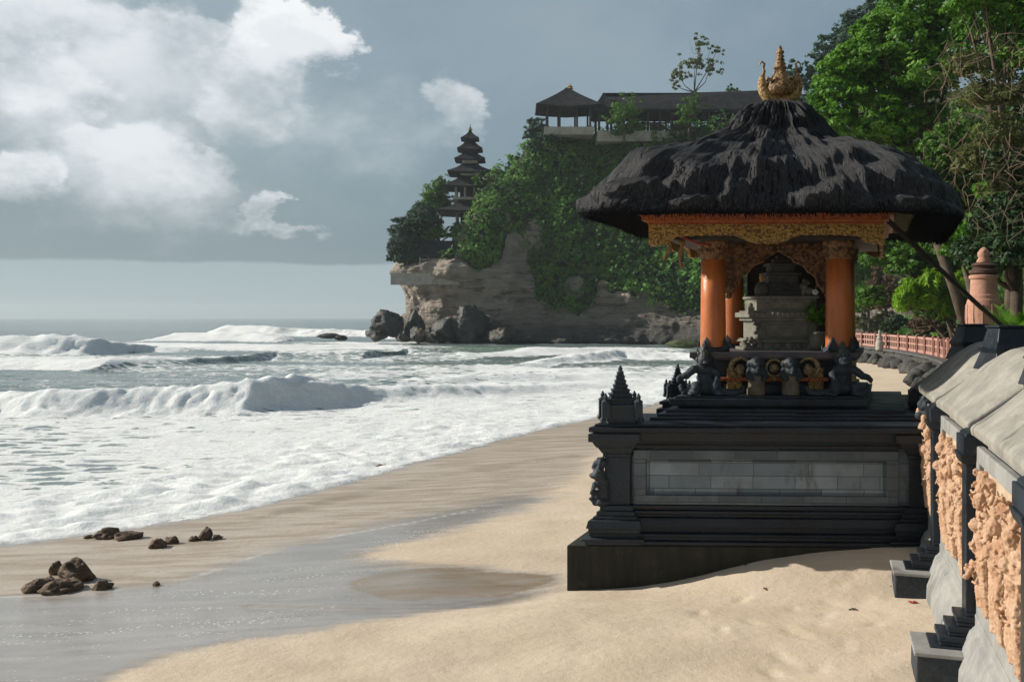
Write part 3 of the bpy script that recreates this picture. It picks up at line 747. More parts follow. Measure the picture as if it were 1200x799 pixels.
def sea_rocks():
    G = 'fallen rocks at the foot of the headland'
    for px, py, Y, rx, ry, rz, lab in [
        (456, 380, 133, 2.5, 2.0, 2.0, 'big rounded grey rock standing in the surf off the headland tip'),
        (441, 393, 132, 1.9, 1.5, .8, 'low flat rock at the outermost tip of the reef'),
        (475, 394, 131, 1.0, 1.0, .9, 'small pale rock touching the base of the rounded sea rock'),
        (487, 384, 134.5, 1.5, 1.4, 1.9, 'dark rock between the rounded sea rock and the cliff foot'),
        (491, 394, 130, 1.2, 1.0, 1.1, 'tan pointed rock at the water below the cliff foot'),
        (520, 390, 132.5, 2.6, 2.0, 1.7, 'dark boulder under the cliff house'),
        (550, 384, 133, 3.6, 2.4, 3.3, 'largest dark boulder slumped against the cliff foot'),
        (585, 396, 129, 2.3, 1.6, 1.0, 'low dark boulder to the right of the largest slumped boulder')]:
        c = at(px, py, Y); rock('rock', lab, c, (rx, ry, rz), SEAROCK, px*.013+rz, G, .42)
    for px, py, r, lab in [(385, 394, 1.3, 'flat dark reef rock awash left of the rounded sea rock'), (400, 396, .8, 'small reef rock awash in white surf')]:
        rock('rock', lab, at(px, py, 146), (r*1.6, r, .45), SEAROCK, px*.02, G, .3, 3)
    moss = stone_mat('mossy_rock', (.05, .075, .03), (.09, .10, .05), 1.2, .9, .8, .2, (.05, .045, .04), bdist=.1)
    rock('rock', 'low mossy green rock in the shallows left of the orange column', at(802, 404, 92), (1.7, 1.2, .42), moss, 2.2, None, .3)
sea_rocks()

# ------------------------------------------------------------------ temple on the headland
THATCH_FAR = stone_mat('dark_palm_thatch', (.018, .019, .022), (.04, .04, .045), 1.5, .9, .8, .2, bdist=.1)
PLASTER = stone_mat('pale_plaster', (.46, .42, .35), (.34, .31, .26), 1., .85, .3, .2, (.2, .18, .15), bdist=.02)
DARKWOOD = stone_mat('dark_timber', (.035, .03, .028), (.06, .05, .042), 2., .7, .3, .3)
WHITEWOOD = stone_mat('white_timber', (.62, .62, .58), (.5, .5, .47), 2., .7, .2, .3)
REDCLAY = stone_mat('red_clay', (.34, .10, .055), (.25, .08, .05), 2., .8, .3, .3)
GOLDTIP = stone_mat('weathered_gold', (.42, .27, .08), (.22, .13, .04), 14., .5, .6, .6)
def hip_roof(mb, c, hw, hd, z0, h, top=.08, over=.0, lip=.25, n=10, curve=1.5, mi=0):
    """thick concave pyramidal thatch roof, square in plan"""
    prof = [(.72, z0+lip*.2), (1.0, z0-.05*lip), (1.02, z0+lip*.55), (.97, z0+lip)]
    for i in range(1, n+1):
        t = i/n; prof.append((.97+(top-.97)*(1-(1-t)**curve), z0+lip+(h-lip)*t))
    vs, fs = [], []
    def ring(k):
        out = []
        for sx, sy in ((-1, -1), (1, -1), (1, 1), (-1, 1)):
            for q in range(4):
                t = q/4; nx = {(-1, -1): (1, 0), (1, -1): (0, 1), (1, 1): (-1, 0), (-1, 1): (0, -1)}[(sx, sy)]
                out.append((c[0]+(sx+2*t*nx[0])*hw*k, c[1]+(sy+2*t*nx[1])*hd*k))
        return out
    m = 16
    for k, z in prof:
        r = ring(k)
        for i, (x, y) in enumerate(r):
            cz = z-(.04*h if i % 4 == 2 else 0)*k; cz += (.05*h*k if i % 4 == 0 else 0); vs.append((x, y, cz))
    for j in range(len(prof)-1):
        for i in range(m):
            i2 = (i+1) % m; fs.append((j*m+i, j*m+i2, (j+1)*m+i2, (j+1)*m+i))
    fs.append(tuple(range(m-1, -1, -1))); fs.append(tuple((len(prof)-1)*m+i for i in range(m)))
    mb.add(vs, fs, mi)
def meru():
    Y = 147; k = Y/F
    c = at(551, 262, Y); t = thing('pagoda', 'tall six-tiered pagoda with stacked black thatch roofs on the headland', 'pagoda', c)
    X0 = c.x; Z = lambda y: CAMZ+(HZ-y)*k
    b = MB(); b.box(X0-2.6, X0+2.6, Y-2.6, Y+2.6, Z(285), Z(268)); b.box(X0-2.3, X0+2.3, Y-2.3, Y+2.3, Z(268), Z(264)); b.build('base', PLASTER, t, bevel=.05)
    roofs = [(251, 238, 36), (222, 207, 29), (205, 194, 25), (189.5, 179, 17.5), (177.5, 167, 14.5), (165, 152, 10.5)]
    body = [(264, 249, 15), (236, 221, 16), (209, 203.5, 11), (196, 189, 9), (181, 176.5, 7), (169, 163, 5)]
    for i, ((y0, y1, hw), (b0, b1, bw)) in enumerate(zip(roofs, body)):
        w = bw*k; m = MB()
        if i < 2:
            m.box(X0-w*.72, X0+w*.72, Y-w*.72, Y+w*.72, Z(b0), Z(b1), mi=1)
            for sx in (-1, -.34, .34, 1):
                for sy in (-1, 1): m.box(X0+sx*w-.14, X0+sx*w+.14, Y+sy*w-.14, Y+sy*w+.14, Z(b0), Z(b1))
            m.box(X0-w-.25, X0+w+.25, Y-w-.25, Y+w+.25, Z(b1)-.05, Z(b1)+.3)
            if i == 1: m.box(X0-w-.4, X0+w+.4, Y-w-.4, Y+w+.4, Z(b0), Z(b0)+.35)
            m.build('pillared_storey', [PLASTER, DARKWOOD], t)
        else:
            m.box(X0-w, X0+w, Y-w, Y+w, Z(b0), Z(b1)); m.build('storey', PLASTER if i < 4 else DARKWOOD, t)
        r = MB(); hip_roof(r, (X0, Y), hw*k, hw*k, Z(y0), Z(y1)-Z(y0)+(.35 if i < 5 else 0), top=(.34 if i < 5 else .10), lip=.22, curve=1.7); r.build('roof', THATCH_FAR, t)
    f = MB(); f.lathe([(.30, Z(153)), (.34, Z(151.5)), (.12, Z(150.5)), (.20, Z(149.5)), (.07, Z(148.6)), (.05, Z(145.5))], 8, (X0, Y, 0)); f.build('finial', GOLDTIP, t)
meru()
def cliff_house():
    Y = 137.2; k = Y/F; Z = lambda y: CAMZ+(HZ-y)*k; X = lambda p: (p-CX)*k
    t = thing('cliff_house', 'small dark-roofed house with white timber frame at the cliff edge below the pagoda', 'house', at(515, 325, Y))
    m = MB(); m.box(X(494), X(538), Y+.6, Y+4.5, Z(328), Z(298)); m.build('wall', stone_mat('grey_wall', (.10, .11, .12), (.15, .155, .16), 1., .8), t)
    m = MB(); xm = (X(488)+X(540))/2; hw = (X(540)-X(488))/2
    m.add([(xm-hw, Y-.9, Z(299)), (xm+hw, Y-.9, Z(299)), (xm+hw, Y+5.2, Z(299)), (xm-hw, Y+5.2, Z(299)), (xm-hw*.8, Y+1.8, Z(281)), (xm+hw*.8, Y+1.8, Z(281)), (xm+hw*.8, Y+2.6, Z(281)), (xm-hw*.8, Y+2.6, Z(281)),
           (xm-hw, Y-.9, Z(301.5)), (xm+hw, Y-.9, Z(301.5)), (xm+hw, Y+5.2, Z(301.5)), (xm-hw, Y+5.2, Z(301.5))],
          [(0, 1, 5, 4), (1, 2, 6, 5), (2, 3, 7, 6), (3, 0, 4, 7), (4, 5, 6, 7), (8, 9, 1, 0), (9, 10, 2, 1), (10, 11, 3, 2), (11, 8, 0, 3), (11, 10, 9, 8)])
    m.build('roof', THATCH_FAR, t)
    m = MB()
    for p in (492, 502, 512, 522, 532, 541): m.box(X(p)-.07, X(p)+.07, Y, Y+.14, Z(326), Z(300))
    for y in (304, 309, 316, 326): m.box(X(492), X(541), Y+.15, Y+.27, Z(y)-.06, Z(y)+.06)
    m.build('frame', WHITEWOOD, t)
    for a, b_ in ((494, 501), (504, 511), (514, 521), (524, 531)):
        w = MB(); w.box(X(a), X(b_), Y+.5, Y+.58, Z(315), Z(305)); w.build('window', stone_mat('window_glass', (.16, .2, .22), (.2, .25, .28), 1., .3) if 'window_glass' not in bpy.data.materials else bpy.data.materials['window_glass'], t)
    t = thing('railing', 'white railing on the cliff edge right of the small dark-roofed house', 'railing', at(545, 322, Y-.5))
    m = MB()
    for i in range(8): p = 536+i*2.3; m.box(X(p)-.05, X(p)+.05, Y-.6, Y-.5, Z(324), Z(306))
    m.build('post', WHITEWOOD, t)
    m = MB()
    for y in (308, 315): m.box(X(535), X(554), Y-.7, Y-.62, Z(y)-.06, Z(y)+.06)
    m.build('rail', WHITEWOOD, t)
    t = thing('shore_wall', 'low pale wall along the edge of the headland shelf', 'wall', at(500, 325, Y-1.4))
    m = MB(); m.box(X(459), X(548), Y-1.3, Y-.9, Z(334), Z(322)); m.box(X(458), X(549), Y-1.36, Y-.84, Z(322), Z(320.5)); m.build('wall', PLASTER, t)
cliff_house()
def gallery():
    Y = 142; k = Y/F; Z = lambda y: CAMZ+(HZ-y)*k; X = lambda p: (p-CX)*k
    t = thing('hut', 'open hut with a black pyramidal thatch roof on top of the cliff', 'hut', at(668, 150, Y))
    r = MB(); hip_roof(r, (X(665), Y), 37*k, 3.6, Z(131), Z(103)-Z(131), top=.04, lip=.35, curve=1.15); r.build('roof', THATCH_FAR, t)
    for p in (641, 655, 675, 690):
        for dy in (-2.4, 2.4): m = MB(); m.box(X(p)-.13, X(p)+.13, Y+dy-.13, Y+dy+.13, Z(158), Z(129)); m.build('post', DARKWOOD, t)
    f = MB(); f.lathe([(.5, Z(104.5)), (.35, Z(103)), (.42, Z(102)), (.1, Z(100)), (.04, Z(98))], 8, (X(668), Y, 0)); f.build('finial', GOLDTIP, t)
    m = MB(); m.box(X(637), X(694), Y-2.8, Y+2.8, Z(162), Z(153)); m.build('floor', PLASTER, t)
    t = thing('gallery', 'long open gallery with a low black roof on the clifftop right of the hut', 'building', at(800, 158, Y))
    x0, x1 = X(694), X(905); m = MB()
    ridge = 109; eave = 134
    m.add([(x0, Y-3.6, Z(eave)), (x1, Y-3.6, Z(eave)), (x1, Y+3.6, Z(eave)), (x0, Y+3.6, Z(eave)), (x0+1.6, Y, Z(ridge+3)), (x1-1.2, Y, Z(ridge-3)),
           (x0, Y-3.6, Z(eave+3)), (x1, Y-3.6, Z(eave+3)), (x1, Y+3.6, Z(eave+3)), (x0, Y+3.6, Z(eave+3))],
          [(0, 1, 5, 4), (1, 2, 5), (2, 3, 4, 5), (3, 0, 4), (6, 7, 1, 0), (7, 8, 2, 1), (8, 9, 3, 2), (9, 6, 0, 3), (9, 8, 7, 6)])
    m.box(x0+1.5, x1-1.1, Y-.25, Y+.25, Z(ridge+3), Z(ridge+.5)); m.build('roof', THATCH_FAR, t)
    m = MB(); hip_roof(m, (X(706), Y-1.5), 13*k, 2, Z(133), Z(112)-Z(133), top=.06, lip=.2, curve=1.2); m.build('porch_roof', THATCH_FAR, t)
    for i, p in enumerate(range(700, 900, 14)):
        for dy in (-2.8, 2.8): m = MB(); m.box(X(p)-.16, X(p)+.16, Y+dy-.16, Y+dy+.16, Z(162), Z(133)); m.build('post', DARKWOOD, t)
    m = MB(); m.box(x0+.5, x1, Y-3.1, Y+3.1, Z(170), Z(158)); m.build('floor', PLASTER, t)
    m = MB()
    for p in np.arange(748, 900, 2.6): m.box(X(p)-.05, X(p)+.05, Y-3.04, Y-2.96, Z(158), Z(149))
    m.box(X(746), X(900), Y-3.1, Y-2.9, Z(149)-.08, Z(149)+.08); m.build('railing', DARKWOOD, t)
    for p0, p1 in ((744, 760), (765, 780), (800, 815), (835, 850), (858, 880)):
        m = MB(); m.box(X(p0), X(p1), Y+2.95, Y+3.05, Z(157), Z(139)); m.build('screen', WHITEWOOD, t)
    m = MB(); m.add([(X(783), Y-1.5, Z(158)), (X(808), Y-1.5, Z(158)), (X(808), Y+.5, Z(158)), (X(783), Y+.5, Z(158)), (X(788), Y-.5, Z(147)), (X(803), Y-.5, Z(144))],
                    [(0, 1, 5, 4), (1, 2, 5), (2, 3, 4, 5), (3, 0, 4), (3, 2, 1, 0)])
    o = m.build('tiled_roof', REDCLAY, None)
    t2 = thing('kiosk', 'small kiosk with a red tiled roof inside the open gallery', 'kiosk', at(795, 158, Y-.5))
    o.name = 'roof'; o.parent = t2; o.matrix_parent_inverse = Matrix.Translation(-t2.location)
gallery()
def cliff_trees():
    G = 'trees on the headland'
    def T(lab, Y, lst, n, kind, size=.5, basepy=None, name='tree', r0=.18, **kw):
        bl = pxblobs(Y, lst); px = sum(l[0] for l in lst)/len(lst); py = basepy or max(l[1]+l[2] for l in lst)
        tree(name, lab, 'tree', at(px, py, Y), bl, n, size, kind, r0, G, **kw)
    T('round dark tree at the far left tip of the headland shelf', 140, [(474, 285, 20), (466, 293, 14), (484, 294, 17), (472, 268, 14), (482, 272, 12)], 9000, 'blue', .45, 312)
    T('low dark bush at the lip of the headland shelf under the outermost tree', 139, [(470, 304, 10), (484, 303, 11), (496, 302, 9), (460, 303, 7)], 4200, 'blue', .4, 312, 'bush')
    T('dark bushy tree between the outermost tree and the pagoda', 141, [(497, 255, 18), (488, 262, 15), (505, 268, 16), (500, 284, 16), (490, 246, 10)], 9000, 'blue', .45, 312)
    T('feathery light green tree directly left of the pagoda', 150, [(510, 228, 16), (519, 217, 12), (506, 242, 16), (522, 240, 14)], 7000, 'mid', .42, 300, shell=(.3, 1.1))
    T('thin pale tree showing behind the right side of the pagoda', 152, [(572, 212, 14), (580, 200, 9), (583, 222, 12)], 1300, 'olive', .4, 260, shell=(.2, 1.1))
    T('low pale green bush on top of the cliff house', 139.5, [(512, 275, 11), (498, 277, 7), (528, 274, 8), (536, 268, 8)], 3600, 'mid', .35, 296, 'bush')
    T('small dark tree on the rising ridge right of the pagoda', 145, [(605, 190, 9), (601, 196, 8), (611, 196, 7)], 1500, 'blue', .42, 215)
    T('dark tree leaning out left of the clifftop hut', 141, [(628, 150, 13), (620, 158, 9), (627, 175, 10), (640, 160, 12)], 3400, 'blue', .42, 200)
    T('bright green bushy tree in front of the left end of the gallery', 137, [(733, 130, 19), (722, 140, 14), (742, 145, 16), (730, 152, 14)], 3800, 'mid', .42, 165, shell=(.2, 1.1))
    T('slender green tree in front of the middle of the gallery', 137, [(808, 128, 15), (815, 118, 9), (802, 142, 13)], 1700, 'mid', .42, 165, shell=(.2, 1.1))
    T('tall sparse tree with airy crown rising behind the gallery', 150, [(815, 72, 22), (795, 88, 18), (832, 80, 20), (820, 52, 16), (790, 100, 10), (840, 60, 12)], 1900, 'olive', .48, 150, shell=(.1, 1.1), clump=.16)
    T('small bush peeping over the gallery roof behind the shrine finial', 148, [(856, 104, 6), (862, 108, 5)], 380, 'mid', .4, 120, 'bush')
    T('bush beside the right end of the gallery', 136, [(878, 140, 12), (893, 132, 12), (905, 140, 14)], 2400, 'mid', .42, 165, 'bush')
cliff_trees()

# ------------------------------------------------------------------ hillside on the right
def hill_mat():
    m, nt, b = new_mat('hill_soil'); v = coords(nt, True)
    n = nt.noise(v, .8, 6, .65); n2 = nt.noise(v, 5, 5, .7)
    col = nt.mix(nt.ramp(n, .4, .6), (.035, .028, .018), (.02, .032, .010)); col = nt.mix(nt.ramp(n2, .5, .7, 0, .5), col, (.055, .045, .03))
    nt.put(b.inputs['Base Color'], col); b.inputs['Roughness'].default_value = .95; nt.put(b.inputs['Normal'], nt.bump(n2, .8, .1)); return m
def make_hill():
    ts = np.linspace(-30, 112, 240); hb = np.array(HILLB); bx = np.interp(ts, hb[:, 1], hb[:, 0])
    off = np.concatenate([np.linspace(-.9, 4, 40), 4+np.geomspace(.2, 200, 90)])
    X = bx[:, None]+off[None]; Y = np.broadcast_to(ts[:, None], X.shape)
    Z = hill_z(X, Y); o = grid_mesh('hillside', X, Y, Z, hill_mat()); o['kind'] = 'structure'
make_hill()
def undergrowth():
    rg = np.random.default_rng(4); n = 60000
    y = 9+95*rg.uniform(0, 1, n)**1.5; u = rg.uniform(0, 1, n)**1.4*22+1.8
    hb = np.array(HILLB); x = np.interp(y, hb[:, 1], hb[:, 0])+u
    z = hill_z(x, y); lump = billow(x*.6, y*.6, z*.3, 3)
    g = np.stack([np.full(n, -.6), np.full(n, -.25), np.full(n, .75)], 1)
    P = np.stack([x, y, z], 1)+g*(lump*(.6+y/40)*rg.uniform(.2, 1, n))[:, None]
    tint = np.clip(.3+.6*fbm(x*.4, y*.4, z*.4, 3)+rg.uniform(-.2, .3, n), 0, 1)
    sz = .13+.006*y
    co, q = leaf_quads(P, g.copy(), 1.0, .5, .6, rg)
    c = np.repeat(P, 4, 0); co = c+(co-c)*np.repeat(sz, 4)[:, None]
    o = raw_mesh('undergrowth', co, q, LEAF['mid'], False, None, np.repeat(tint, 4)); o['kind'] = 'stuff'
    o['label'] = 'tangled green undergrowth covering the hillside behind the terrace'; o['category'] = 'undergrowth'
undergrowth()
def hill_trees():
    G = 'trees and bushes on the hillside'
    def T(lab, Y, lst, n, kind, size, name='tree', r0=.16, cat='tree', root=None, **kw):
        px = root or sum(l[0] for l in lst)/len(lst); Y0 = Y; hb = np.array(HILLB)
        while (px-CX)/F*Y < np.interp(Y, hb[:, 1], hb[:, 0])+1.2 and Y < 106: Y *= 1.03
        size *= (Y/Y0)**.8; bl = pxblobs(Y, lst, .5); x = (px-CX)/F*Y
        zb = float(hill_z(np.array([[x]]), np.array([[float(Y)]]))[0, 0])
        zmin = min(b[0][2]-b[1] for b in bl); zb = min(zb, zmin+.5)
        return tree(name, lab, cat, (x, Y, zb), bl, n, size, kind, r0, G, **kw)
    T('bluish dark tree against the sky behind the bright tree crown', 62, [(985, 62, 30), (1008, 35, 28), (960, 92, 24), (1025, 20, 25), (950, 118, 18), (1000, 90, 35), (930, 85, 12)], 9000, 'blue', .42, shell=(.4, 1.1))
    T('large bright green tree spreading above the right side of the thatched roof', 29,
      [(985, 105, 34), (1010, 75, 36), (1035, 110, 40), (975, 140, 28), (1050, 55, 42), (1070, 15, 42), (1085, 90, 42), (1040, 150, 34), (1080, 140, 30), (1000, 150, 26), (1110, 40, 36), (1060, 175, 22), (1020, 40, 22), (962, 122, 16)],
      46000, 'bright', .17, shell=(.5, 1.1), clump=.2, cmin=26, root=1150, r0=.22)
    T('bright green tree cut off by the top right corner', 25, [(1180, 20, 42), (1150, -10, 40), (1205, 60, 34), (1240, 10, 50), (1130, 5, 25)], 12000, 'bright', .15, clump=.2, cmin=26)
    T('leafy green bush below the bright tree at the right end of the thatched roof', 26, [(1110, 170, 26), (1120, 205, 28), (1100, 235, 24), (1135, 235, 26), (1120, 262, 24), (1085, 200, 16), (1150, 200, 20)], 17000, 'mid', .15, cmin=20, root=1160)
    T('dense dark green tree filling the right edge behind the bare vines', 40, [(1160, 60, 50), (1215, 110, 55), (1150, 150, 45), (1200, 200, 55), (1140, 230, 40), (1180, -10, 50), (1230, 20, 50)], 17000, 'mid', .24, root=1190)
    T('dark vine covered tree at the right edge', 22, [(1185, 190, 42), (1200, 250, 40), (1165, 260, 30), (1215, 140, 30), (1180, 300, 34), (1140, 300, 26)], 18000, 'dark', .13, cmin=20)
    T('green broadleaf bush behind the brick stupa', 19, [(1165, 225, 22), (1190, 240, 20), (1140, 265, 20), (1185, 290, 22), (1120, 290, 18), (1150, 315, 18), (1205, 270, 18)], 5500, 'bright', .17, 'bush', aspect=.75, cat='bush')
    T('shaded tree right behind the orange columns', 48, [(1005, 290, 26), (1030, 300, 28), (1012, 330, 28), (1045, 270, 24), (1010, 355, 22), (990, 310, 24)], 12000, 'mid', .28)
    T('green tree overhanging the terrace path', 34, [(1075, 270, 30), (1100, 300, 28), (1055, 300, 24), (1085, 325, 26), (1120, 320, 24)], 13000, 'mid', .2, root=1125)
    T('broad dark green bush filling the bank above the drooping lime green plants', 46, [(1030, 300, 24), (1060, 310, 24), (1095, 300, 26), (1125, 290, 26), (1075, 345, 22), (1110, 365, 20), (1020, 350, 20), (1140, 350, 24)], 15000, 'mid', .26, 'bush', cat='bush', root=1130)
    T('dry brown bush between the column and the drooping lime green plant', 42, [(1035, 335, 20), (1042, 310, 18), (1030, 355, 18), (1055, 350, 14), (1048, 290, 12)], 6000, 'brown', .22, 'bush', cat='bush', shell=(.1, 1.1))
    for i, (px, py, r, lab) in enumerate([(1062, 345, 15, 'drooping lime green plant nearest the dry brown bush'), (1088, 338, 19, 'largest drooping lime green plant above the terrace railing'),
                                          (1112, 352, 14, 'drooping lime green plant beside the brick stupa'),
                                          (1128, 330, 13, 'higher drooping lime green plant left of the brick stupa tip')]):
        T(lab, 36, [(px, py, r), (px+4, py-r*.6, r*.8), (px-5, py+r*.5, r*.8)], 4200, 'lime', .30, 'drooping_plant', .08, 'plant', aspect=.22, droop=.7, shell=(.1, .9), root=1138)
    T('dark shrub behind the terrace railing near its far end', 60, [(1010, 380, 12), (1022, 385, 10), (1035, 376, 13)], 2600, 'olive', .24, 'bush', cat='bush')
    T('dark shrub behind the middle of the terrace railing', 50, [(1050, 380, 14), (1066, 384, 12), (1040, 385, 9)], 2600, 'dark', .22, 'bush', cat='bush')
    T('brownish shrub behind the near end of the terrace railing', 42, [(1085, 385, 15), (1100, 380, 14), (1072, 380, 10), (1112, 392, 12)], 3000, 'brown', .18, 'bush', cat='bush')
    # fan leaved plant at the right edge
    c = at(1192, 372, 16.5); t = thing('fan_palm', 'spiky green palm at the right edge beside the brick stupa', 'palm', (c.x, c.y, 1.0), G)
    rg = np.random.default_rng(8); co, q, tt = [], [], []
    for f in range(26):
        a = rg.uniform(0, 6.28); el = rg.uniform(.1, 1.3); d = np.array([math.cos(a)*math.cos(el), math.sin(a)*math.cos(el), math.sin(el)]); L = rg.uniform(.5, .95)
        o0 = np.array([c.x, c.y, c.z-.35])-np.array(t.location); side = np.cross(d, [0, 0, 1]); side /= np.linalg.norm(side)
        for j in range(16):
            k = .25+.75*j/15; p = o0+d*L*k-np.array([0, 0, .35*L*k*k])
            for sg in (-1, 1):
                e = p+side*sg*.22*(1.1-k*.6)+d*.14-np.array([0, 0, .06]); w = d*.012
                n0 = len(co)*1; co += [p-w, p+w, e+w*.3, e-w*.3]; q.append((n0, n0+1, n0+2, n0+3)); tt += [rg.uniform(.2, 1)]*4
    raw_mesh('crown', np.array(co), np.array(q), LEAF['bright'], False, t, np.array(tt))
    m = MB(); m.tube([(c.x, c.y, 1.0), (c.x+.03, c.y, c.z-.3)], [.12, .08], 8); m.build('trunk', BARK, t, smooth=True)
    # bare vines and dead twigs hanging in the tree
    b0 = at(1150, 120, 24); t = thing('dry_vine', 'tangle of bare brown vines and dead twigs hanging between the bright trees', 'vine', (b0.x, b0.y, 1.5), G)
    m = MB(); random.seed(5)
    for i in range(150):
        p = at(random.uniform(1095, 1215), random.uniform(50, 260), 23+random.uniform(-.8, 1.2)); pts = [p]; d = Vector((random.gauss(0, 1), random.gauss(0, .5), random.gauss(-.2, .8)))
        for k in range(5): d = d+Vector((random.gauss(0, .7), random.gauss(0, .4), random.gauss(-.15, .6))); pts.append(pts[-1]+d.normalized()*random.uniform(.1, .26))
        m.tube(pts, [random.uniform(.004, .015)*(1-.12*j) for j in range(6)], 4, cap=False)
    tw = m.build('dead_twigs', stone_mat('dry_twig', (.26, .19, .13), (.14, .10, .07), 3, .9), t); tw['kind'] = 'stuff'
    bl = pxblobs(24.2, [(1150, 110, 34), (1170, 160, 34), (1140, 190, 26), (1130, 80, 24), (1185, 110, 28), (1165, 215, 22)])
    crown_mesh('foliage', bl, 7000, .13, LEAF['olive'], t, aspect=.4, shell=(.2, 1.0))
hill_trees()

# ------------------------------------------------------------------ terrace with railing behind the shrine
def terrace():
    rail = [(19.6, 43.5), (20.8, 47), (22.2, 51.5), (23.6, 57), (24.9, 63), (26.0, 70), (26.9, 78)]
    def zt(i): return .66-.03*i
    RED = stone_mat('red_paint', (.22, .075, .055), (.14, .055, .045), 6, .7, .3); PINK = stone_mat('pink_plaster', (.48, .28, .22), (.40, .21, .165), 4, .8, .3)
    ROCKW = stone_mat('dark_rubble', (.05, .05, .048), (.10, .098, .09), 2, .9, 1., .3, bdist=.06)
    t = thing('balustrade', 'red and pink openwork balustrade along the terrace behind the shrine', 'balustrade', (rail[0][0], rail[0][1], zt(0)))
    fine = []
    for (a, b) in zip(rail, rail[1:]): fine += [tuple(a[k]+(b[k]-a[k])*f for k in (0, 1)) for f in (0, .5)]
    fine.append(rail[-1])
    for i, p in enumerate(fine):
        z = zt(i/2); m = MB(); m.box(p[0]-.11, p[0]+.11, p[1]-.11, p[1]+.11, z-.1, z+1.0); m.box(p[0]-.15, p[0]+.15, p[1]-.15, p[1]+.15, z+.94, z+1.03, mi=0, top=.04); m.build('post', RED, t)
    for i in range(len(fine)-1):
        a, b = Vector((*fine[i], 0)), Vector((*fine[i+1], 0)); d = b-a; L = d.length; u = d/L; n = Vector((-u.y, u.x, 0)); z = zt(i/2+.25)
        T = lambda x, y, zz: (a+u*x+n*y)[:2]+(zz,) if False else (a.x+u.x*x+n.x*y, a.y+u.y*x+n.y*y, zz)
        m = MB(); m.box(.11, L-.11, -.05, .05, z+.0, z+.16, T); m.box(.11, L-.11, -.06, .06, z+.80, z+.92, T); m.box(.11, L-.11, -.04, .04, z+.43, z+.52, T)
        for k in range(1, 6): m.box(L*k/6-.10, L*k/6+.10, -.035, .035, z+.161, z+.799, T)
        m.build('panel', PINK, t)
    m = MB()
    for i in range(len(rail)-1):
        a, b = Vector((*rail[i], 0)), Vector((*rail[i+1], 0)); d = (b-a); L = d.length; u = d/L; n = Vector((-u.y, u.x, 0))
        T = lambda x, y, zz: (a.x+u.x*x+n.x*y, a.y+u.y*x+n.y*y, zz)
        m.box(-.2, L+.2, -2.4, .35, -1.2, zt(i+.5)-.16, T); m.box(-.25, L+.25, -2.4, .5, zt(i+.5)-.16, zt(i+.5)-.02, T, mi=1)
    o = m.build('retaining_wall', [ROCKW, stone_mat('terrace_edge', (.07, .07, .07), (.12, .12, .115), 3, .8)]); tag(o, 'dark stone retaining wall carrying the red and pink balustrade', 'wall')
    rg = random.Random(3); where = ['under the near end of the balustrade', 'below the near posts of the balustrade', 'below the middle of the balustrade', 'below the far half of the balustrade', 'under the far end of the balustrade']
    for i in range(34):
        f = i/33*(len(rail)-1)*.999; k = int(f); a, b = rail[k], rail[k+1]; x = a[0]+(b[0]-a[0])*(f-k)-.75-rg.uniform(0, .7); y = a[1]+(b[1]-a[1])*(f-k)+rg.uniform(-.4, .4)
        z = float(zsand(np.array([[x]]), np.array([[y]]))[0, 0]); s = rg.uniform(.25, .6)
        rock('boulder', 'dark rubble boulder on the sand '+where[min(4, int(i/7))], (x, y, z+s*.3), (s, s*.9, s*.8), ROCKW, i*.7, 'rubble boulders below the balustrade', .35, 3)
    # rubble continuing towards the wall
    for i, (px, py, Y, s) in enumerate([(1075, 440, 36, .36), (1088, 438, 36, .42), (1068, 446, 33, .3), (1095, 445, 30, .36), (1080, 450, 30, .3), (1104, 440, 30, .4)]):
        p = at(px, py, Y); rock('boulder', 'dark rubble boulder between the balustrade and the sloping wall coping', p, (s, s, s*.8), ROCKW, i*1.9+.3, 'rubble boulders below the balustrade', .35, 3)
    # a low block of dark stone that carries them
    STONE_W = stone_mat('white_stone', (.45, .43, .37), (.32, .30, .27), 9, .8)
    p = at(1022, 396, 66); t = thing('garden_statue', 'small pale seated statue on the terrace just behind the balustrade', 'statue', (p.x+.5, p.y, .4))
    m = MB(); x, y = p.x+.5, p.y
    m.lathe([(.26, .4), (.26, .95), (.22, .99), (.22, 1.05)], 12, (x, y, 0)); m.ball((x, y, 1.18), (.22, .2, .18)); m.ball((x, y, 1.40), (.14, .12, .18)); m.ball((x, y, 1.64), .10)
    m.tube([(x, y, 1.70), (x, y, 1.82)], [.05, .015]); m.build('figure', STONE_W, t, remesh=.04, smooth_it=2)
terrace()

# ------------------------------------------------------------------ shrine by the sand
def andesite(name, c1, c2, rough=.5, c3=(.045, .055, .04), world=False):
    m, nt, b = new_mat(name); v = coords(nt, True)
    n1 = nt.noise(v, 2.2, 6, .65); n2 = nt.noise(v, 45, 4, .7); st = nt.noise(nt.mapping(v, (5, 5, .6)), 1.6, 5, .65)
    col = nt.mix(nt.ramp(n1, .35, .68), c1, c2); col = nt.mix(nt.ramp(n2, .45, .7, 0, .5), col, tuple(x*1.7 for x in c2))
    col = nt.mix(nt.ramp(st, .52, .66, 0, .7), col, c3)
    lc = nt.noise(v, 6.5, 6, .75); col = nt.mix(nt.ramp(lc, .62, .70, 0, .4), col, (.07, .08, .078))
    nt.put(b.inputs['Base Color'], col); nt.put(b.inputs['Roughness'], nt.ramp(n1, .3, .7, rough-.12, rough+.2)); b.inputs['Specular IOR Level'].default_value = .38
    nt.put(b.inputs['Normal'], nt.bump(nt.math('ADD', n2, nt.math('MULTIPLY', nt.noise(v, 9, 5, .6), 1.5)), .6, .008)); return m
BLACK = andesite('black_andesite', (.006, .009, .014), (.016, .024, .035), .42, (.014, .020, .021))
